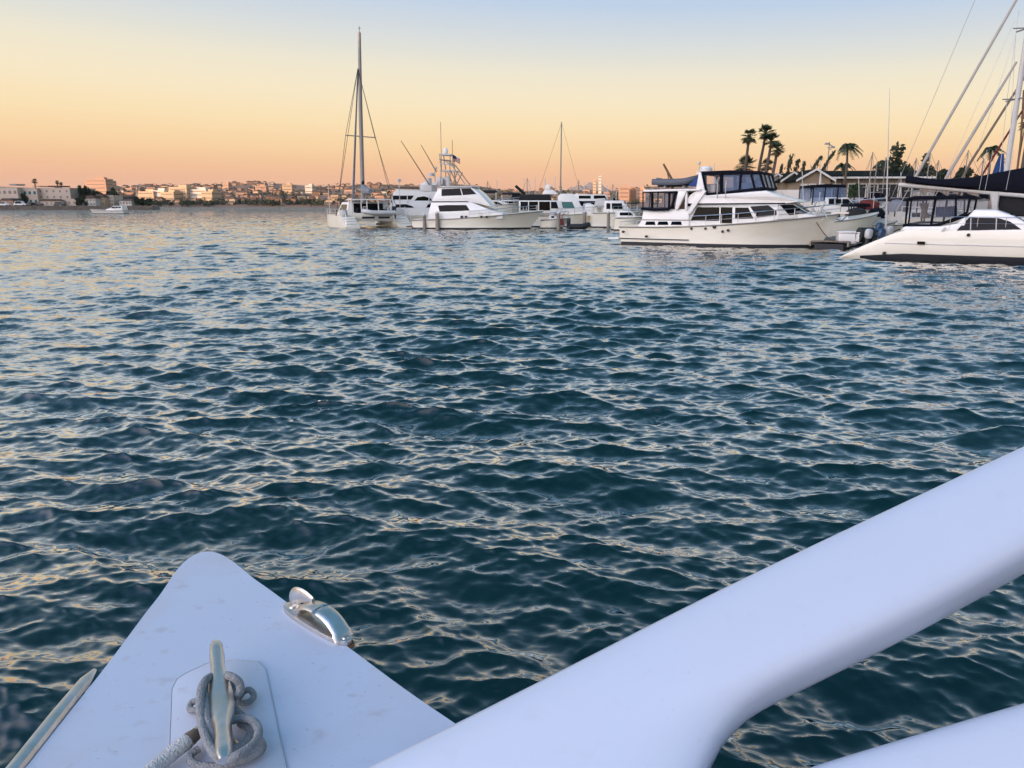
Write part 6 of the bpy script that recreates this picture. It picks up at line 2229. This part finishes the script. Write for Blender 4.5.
def own_boat():
    tip = G(205, 550, DECK)
    lft = G(20, 768, DECK)
    rgt = G(457, 720, DECK)
    dl = (lft - tip).normalized(); dr = (rgt - tip).normalized()
    back = (dl + dr).normalized()
    t = empty('white_boat', (0, 0, 0), 0, 'white boat bow and curved white frame bar in the foreground', 'boat')
    # deck outline with a rounded tip
    def gz(px, py): return G(px, py, DECK)
    px_out = [(20, 768), (60, 718), (100, 668), (140, 615), (158, 592), (170, 576), (181, 563.5), (193, 555), (206, 551), (220, 553), (235, 561), (254, 574.5), (285, 597), (350, 644), (410, 688), (457, 720)]
    ol = spline([gz(*q) for q in px_out], 5)
    s0 = ol[0] + dl * 1.9 + Vector((-.12, 0, 0)); s1 = ol[-1] + dr * .35
    out = [s0] + ol + [s1, ol[-1] + dr * 1.1 + back * .6, s0 + (s1 - s0) * .9 + back * .6]
    # hull: rings from the deck edge down to the water, pulled in towards the keel line
    cen = tip + back * 1.2
    n = len(out)
    levels = [(0.0, .975, 0.004), (.0, 1.0, -.018), (.0, 1.0, -.05), (.06, 1, -.3), (.14, 1, -.7), (.25, 1, -1.1), (.5, 1, -1.5)]
    rg = []
    for inn, sc, dz in levels:
        ring = []
        for p in out:
            q = p.copy()
            cl = tip + back * max(.25, (p - tip).dot(back))
            v = cl - q
            if sc < 1:
                q += v.normalized() * .012
            q += v * inn
            q.z = DECK + dz
            ring.append(q)
        rg.append(ring)
    b = MB(); b.rings(list(reversed(rg)))
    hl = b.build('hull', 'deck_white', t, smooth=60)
    # chrome strip on the port edge
    b = MB(); p = [gz(x, y) + Vector((-.004, 0, .002)) for x, y in ((97, 671), (88, 682), (60, 717), (20, 768))]; p.append(p[-1] + dl * .5)
    b.tube(p, [.004, .011, .013, .013, .013], 8, .8); b.build('rub_strip', 'chrome', t)
    # slightly raised pad under the cleat
    b = MB()
    pad = [gz(*q) for q in ((169, 768), (172, 692), (177, 682), (186, 676), (210, 665), (236, 663), (259, 664.5), (266, 672), (272, 700), (286, 768))]
    e0 = pad[0] + (pad[0] - pad[1]) * .6; e1 = pad[-1] + (pad[-1] - pad[-2]) * .6
    pad = [e0] + pad + [e1]
    b.slab([q + Vector((0, 0, .0065)) for q in pad], .02, Vector((0, 0, 1)))
    b.build('cleat_pad', 'deck_white', t, bevel=.003)
    b = MB(); ring = [q + Vector((0, 0, .0055)) for q in pad]; b.tube(ring, .0010, 5); b.build('pad_seam', 'seam_grey', t)
    # mooring cleat: two-horned bar on two legs
    zc = DECK + .055
    a, c = G(216, 643, zc + .004), G(224.5, 763, zc)
    ax = (c - a).normalized(); Lc = (c - a).length
    b = MB()
    sd = ax.cross(Vector((0, 0, 1))).normalized()
    rg = []
    N_ = 26
    for i in range(N_ + 1):
        u = i / N_
        w = .0105 + .0075 * math.sin(PI * u) ** 1.5 + .003 * math.cos(4 * PI * u) * (1 if .1 < u < .9 else 0)
        h = .010 + .006 * math.sin(PI * u)
        k = min(1, (u + .012) / .03, (1.012 - u) / .03) ** .5
        zz = zc - .010 * math.sin(PI * u) + .004 * abs(2 * u - 1)
        cpt = a + ax * (Lc * u); cpt.z = zz
        rg.append([cpt + sd * (w * k * math.copysign(abs(math.cos(q)) ** .75, math.cos(q))) + Vector((0, 0, h * k * math.copysign(abs(math.sin(q)) ** .75, math.sin(q)))) for q in [2 * PI * m_ / 16 + .01 for m_ in range(16)]])
    b.rings(rg); cl = b.build('cleat', 'chrome', t, smooth=60)
    for u in (.33, .68):
        g_ = MB(); q = a + ax * (Lc * u); g_.tube([(q.x, q.y, DECK + .002), (q.x, q.y, DECK + .012), (q.x, q.y, zc)], [.026, .014, .013], 12); g_.build('cleat_leg', 'chrome', cl)
    # skene chock on the starboard edge
    zb = DECK + .008
    A, C = G(286, 605, zb), G(350, 643, zb)
    d = (C - A).normalized(); sdv = Vector((0, 0, 1)).cross(d).normalized(); Lk = (C - A).length
    b = MB()
    def bp(u, v, z): return A + d * (Lk * u) + sdv * v + Vector((0, 0, z))
    ov = []
    for k in range(28):
        q = 2 * PI * k / 28
        ov.append(bp(.5 + .5 * math.copysign(abs(math.cos(q)) ** .7, math.cos(q)), .021 * math.copysign(abs(math.sin(q)) ** .8, math.sin(q)), 0))
    b.slab([p + Vector((0, 0, .006)) for p in ov], .014, Vector((0, 0, 1)))
    ck = b.build('chock', 'chrome', t, bevel=.002)
    b = MB(); b.slab([p + (p - (A + C) / 2) * .06 + Vector((0, 0, -.006)) for p in ov], .003, Vector((0, 0, 1))); b.build('stain', 'rust', ck, smooth=0)
    b = MB(); b.tube(spline([bp(.27, 0, .002), bp(.30, 0, .018), bp(.42, 0, .032), bp(.58, 0, .037), bp(.74, 0, .032), bp(.86, 0, .017), bp(.92, 0, .002)], 6), [.021] * 5 + [.019] * 27 + [.022] * 5, 12, .34, up=sdv.cross(Vector((0, 0, 1))))
    b.build('chock_arch', 'chrome', ck, smooth=60)
    pts = spline([bp(.17, .004, .001), bp(.12, .004, .012), bp(.13, .004, .025), bp(.20, .004, .036), bp(.31, .004, .041), bp(.44, .004, .039)], 6)
    b = MB(); nn = len(pts); b.tube(pts, [.009 + .008 * math.sin(PI * min(1, k / (nn - 1)) * .95) for k in range(nn)], 12, .34, up=d.cross(Vector((0, 0, 1)))); b.build('chock_horn', 'chrome', ck, smooth=60)
    for u in (.12, .93):
        g_ = MB(); q = bp(u, 0, .006); g_.tube([q, q + Vector((0, 0, .003))], [.0085, .007], 10); g_.build('screw', 'steel', ck)
    # ---- the moulded frame: bar, rounded corner of the opening, lower rail
    nrm = Vector((-.25, -.45, .85)).normalized()
    cp = Vector((0, 0, EYE)); q0 = cp + ray(750, 640) * .95
    def pl(px, py):
        dd = ray(px, py); tt = (q0 - cp).dot(nrm) / dd.dot(nrm)
        return cp + dd * tt
    outer = [(250, 832), (310, 801), (375, 768.5), (450, 731), (530, 690.5), (620, 644.5), (720, 594), (820, 545.5), (920, 499), (1024, 451), (1120, 409), (1230, 362)]
    hole = [(1230, 512), (1120, 562), (1024, 604), (960, 636), (900, 667), (850, 690), (800, 710), (768, 722), (745, 733), (728, 745), (716, 759), (708, 775), (706, 790), (716, 803), (735, 806), (765, 796), (800, 783), (835, 766.5), (880, 752), (930, 737), (980, 722.5), (1024, 710), (1120, 684), (1230, 655)]
    low = [(1230, 760), (1120, 790), (1000, 830), (880, 870), (760, 905), (640, 930), (500, 935), (360, 900), (270, 870)]
    def sweep(up_edge, low_edge, depth):
        """rounded moulding between two edge lines lying in the frame's plane"""
        N_ = 60
        def res(e):
            e = spline([pl(*q) for q in e], 8)
            d = [0]
            for k in range(1, len(e)):
                d.append(d[-1] + (e[k] - e[k - 1]).length)
            out = []
            for k in range(N_ + 1):
                w = d[-1] * k / N_
                q = max(m_ for m_ in range(len(d)) if d[m_] <= w + 1e-9)
                q = min(q, len(d) - 2)
                out.append(e[q].lerp(e[q + 1], (w - d[q]) / max(1e-9, d[q + 1] - d[q])))
            return out
        A_, B_ = res(up_edge), res(low_edge)
        rg = []
        for p, q in zip(A_, B_):
            mid, hf = (p + q) / 2, (p - q) / 2
            ring = []
            for k in range(40):
                th = 2 * PI * k / 40
                cx = math.copysign(abs(math.cos(th)) ** .52, math.cos(th)); cy = math.copysign(abs(math.sin(th)) ** .62, math.sin(th))
                ring.append(mid + hf * cx + nrm * (depth * cy))
            rg.append(ring)
        b = MB(); b.rings(rg)
        return b
    sweep([(60, 931), (150, 887), (250, 838), (375, 774.5), (530, 696.5), (720, 600), (920, 505), (1024, 457), (1120, 415), (1230, 368), (1400, 296), (1560, 228)],
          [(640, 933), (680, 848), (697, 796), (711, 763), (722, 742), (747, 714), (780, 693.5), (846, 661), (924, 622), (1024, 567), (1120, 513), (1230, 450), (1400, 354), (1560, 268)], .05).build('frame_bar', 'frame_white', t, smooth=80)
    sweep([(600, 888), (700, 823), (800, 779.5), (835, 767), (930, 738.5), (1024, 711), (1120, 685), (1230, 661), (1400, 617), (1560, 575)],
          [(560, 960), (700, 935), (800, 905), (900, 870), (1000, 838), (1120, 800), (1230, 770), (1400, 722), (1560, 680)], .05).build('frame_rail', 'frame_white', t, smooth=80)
    # starboard post and float, outside the picture, that carry the bars
    e1, e2 = pl(1545, 296), pl(1545, 630)
    b = MB()
    b.tube(spline([e1 + Vector((.02, 0, .02)), e1.lerp(e2, .5) + Vector((.05, 0, 0)), e2, e2 + Vector((.05, .02, -.3)), e2 + Vector((.06, .02, -.62))], 6), .075, 14)
    b.build('frame_post', 'frame_white', t, smooth=80)
    b = MB()
    rg = []
    for k in range(15):
        u = k / 14
        w = .30 * (1 - max(0, (u - .6) / .4) ** 2 * .95)
        c0 = Vector((e2.x + .05 + .12 * (1 - u), e2.y - 2.6 + 3.2 * u, 0))
        rg.append([c0 + Vector((w * x, 0, z)) for x, z in ((-.55, -.25), (.55, -.25), (1, .2), (1, .72), (.9, .78), (-.9, .78), (-1, .72), (-1, .2))])
    b.rings(rg)
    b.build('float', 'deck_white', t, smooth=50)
    return t


own_boat()


def rope():
    z = DECK + .012
    def g(u, v, dz=0.0): return G(140 + u / 4.086, 580 + v / 4.086, DECK + .016 + dz)
    t = empty('mooring_rope', (0, 0, 0), 0, 'grey braided rope wound round the cleat on the white bow', 'rope')
    r = .0064
    b = MB()
    b.tube(spline([g(345, 480, .02), g(400, 470, .03), g(408, 425, .045), g(375, 395, .055), g(330, 390, .02), g(280, 400, .045), g(252, 440, .05), g(245, 520, .045), g(255, 600, .035), g(285, 680, .04), g(335, 735, .035), g(400, 715, .045), g(465, 670, .04), g(485, 620, .035), g(465, 580, .03), g(420, 565, .02), g(370, 575, .02), g(330, 590, .015)], 7), r, 10)
    b.build('turn', 'rope', t, smooth=60)
    b = MB()
    b.tube(spline([g(400, 560, .0), g(480, 640, .004), g(500, 690, .002), g(440, 730, .0), g(330, 760, .0), g(230, 755, .0), g(205, 720, .002), g(240, 690, .004)], 7), r * .9, 10)
    b.build('turn', 'rope', t, smooth=60)
    b = MB()
    b.tube(spline([g(390, 500, .0), g(440, 500, .0), g(465, 475, .002), g(450, 450, .004), g(425, 455, .004), g(400, 480, .0), g(330, 500, .0), g(240, 530, .002), g(205, 530, .0), g(212, 500, .004), g(250, 495, .006)], 7), r * .8, 10)
    b.build('turn', 'rope', t, smooth=60)
    b = MB()
    b.tube(spline([g(420, 560, .0), g(385, 520, .012), g(392, 450, .016), g(345, 402, .018), g(305, 400, .018), g(272, 430, .03), g(268, 520, .04), g(285, 610, .032), g(320, 690, .028), g(390, 690, .02), g(440, 655, .012), g(450, 610, .01), g(410, 585, .008)], 7), r, 10)
    b.build('turn', 'rope', t, smooth=60)
    b = MB()
    tl = [g(235, 620, .012), g(205, 650, .014), g(140, 700, .01), g(70, 760, .006), g(-20, 850, .004)]
    b.tube(spline(tl, 5), [r * 1.5] * 6 + [r * 1.85] * 15, 10); b.build('tail', 'rope_tail', t, smooth=60)
    b = MB(); b.tube([g(228, 630, .013), g(205, 648, .015), g(168, 678, .012)], [r * 1.5, r * 1.75, r * 1.6], 10); b.build('whipping', 'whip_brown', t, smooth=60)


def braid(m):
    nt = m.node_tree
    b = nt.nodes['Principled BSDF']
    w = nt.nodes.new('ShaderNodeTexVoronoi')
    w.inputs['Scale'].default_value = 330
    g = nt.nodes.new('ShaderNodeNewGeometry')
    nt.links.new(g.outputs['Position'], w.inputs['Vector'])
    bm = nt.nodes.new('ShaderNodeBump')
    bm.inputs['Strength'].default_value = .8
    bm.inputs['Distance'].default_value = .0022
    nt.links.new(w.outputs['Distance'], bm.inputs['Height'])
    nt.links.new(bm.outputs[0], b.inputs['Normal'])


braid(MATS['rope']); braid(MATS['rope_tail'])
rope()


# ------------------------------------------------------------------ the evening air over the bay
def haze():
    b = MB()
    b.box((0, 2450, 80), (11000, 6300, 168))
    o = b.build('haze', 'haze_air', smooth=0)
    tag(o, kind='stuff')


def haze_material():
    m = bpy.data.materials.new('haze_air')
    m.use_nodes = True
    nt = m.node_tree
    nt.nodes.remove(nt.nodes['Principled BSDF'])
    v = nt.nodes.new('ShaderNodeVolumePrincipled')
    v.inputs['Color'].default_value = (0.98, 0.94, 0.86, 1)
    v.inputs['Density'].default_value = 0.00005
    v.inputs['Anisotropy'].default_value = 0.0
    nt.links.new(v.outputs[0], nt.nodes['Material Output'].inputs['Volume'])
    MATS['haze_air'] = m


haze_material()
haze()
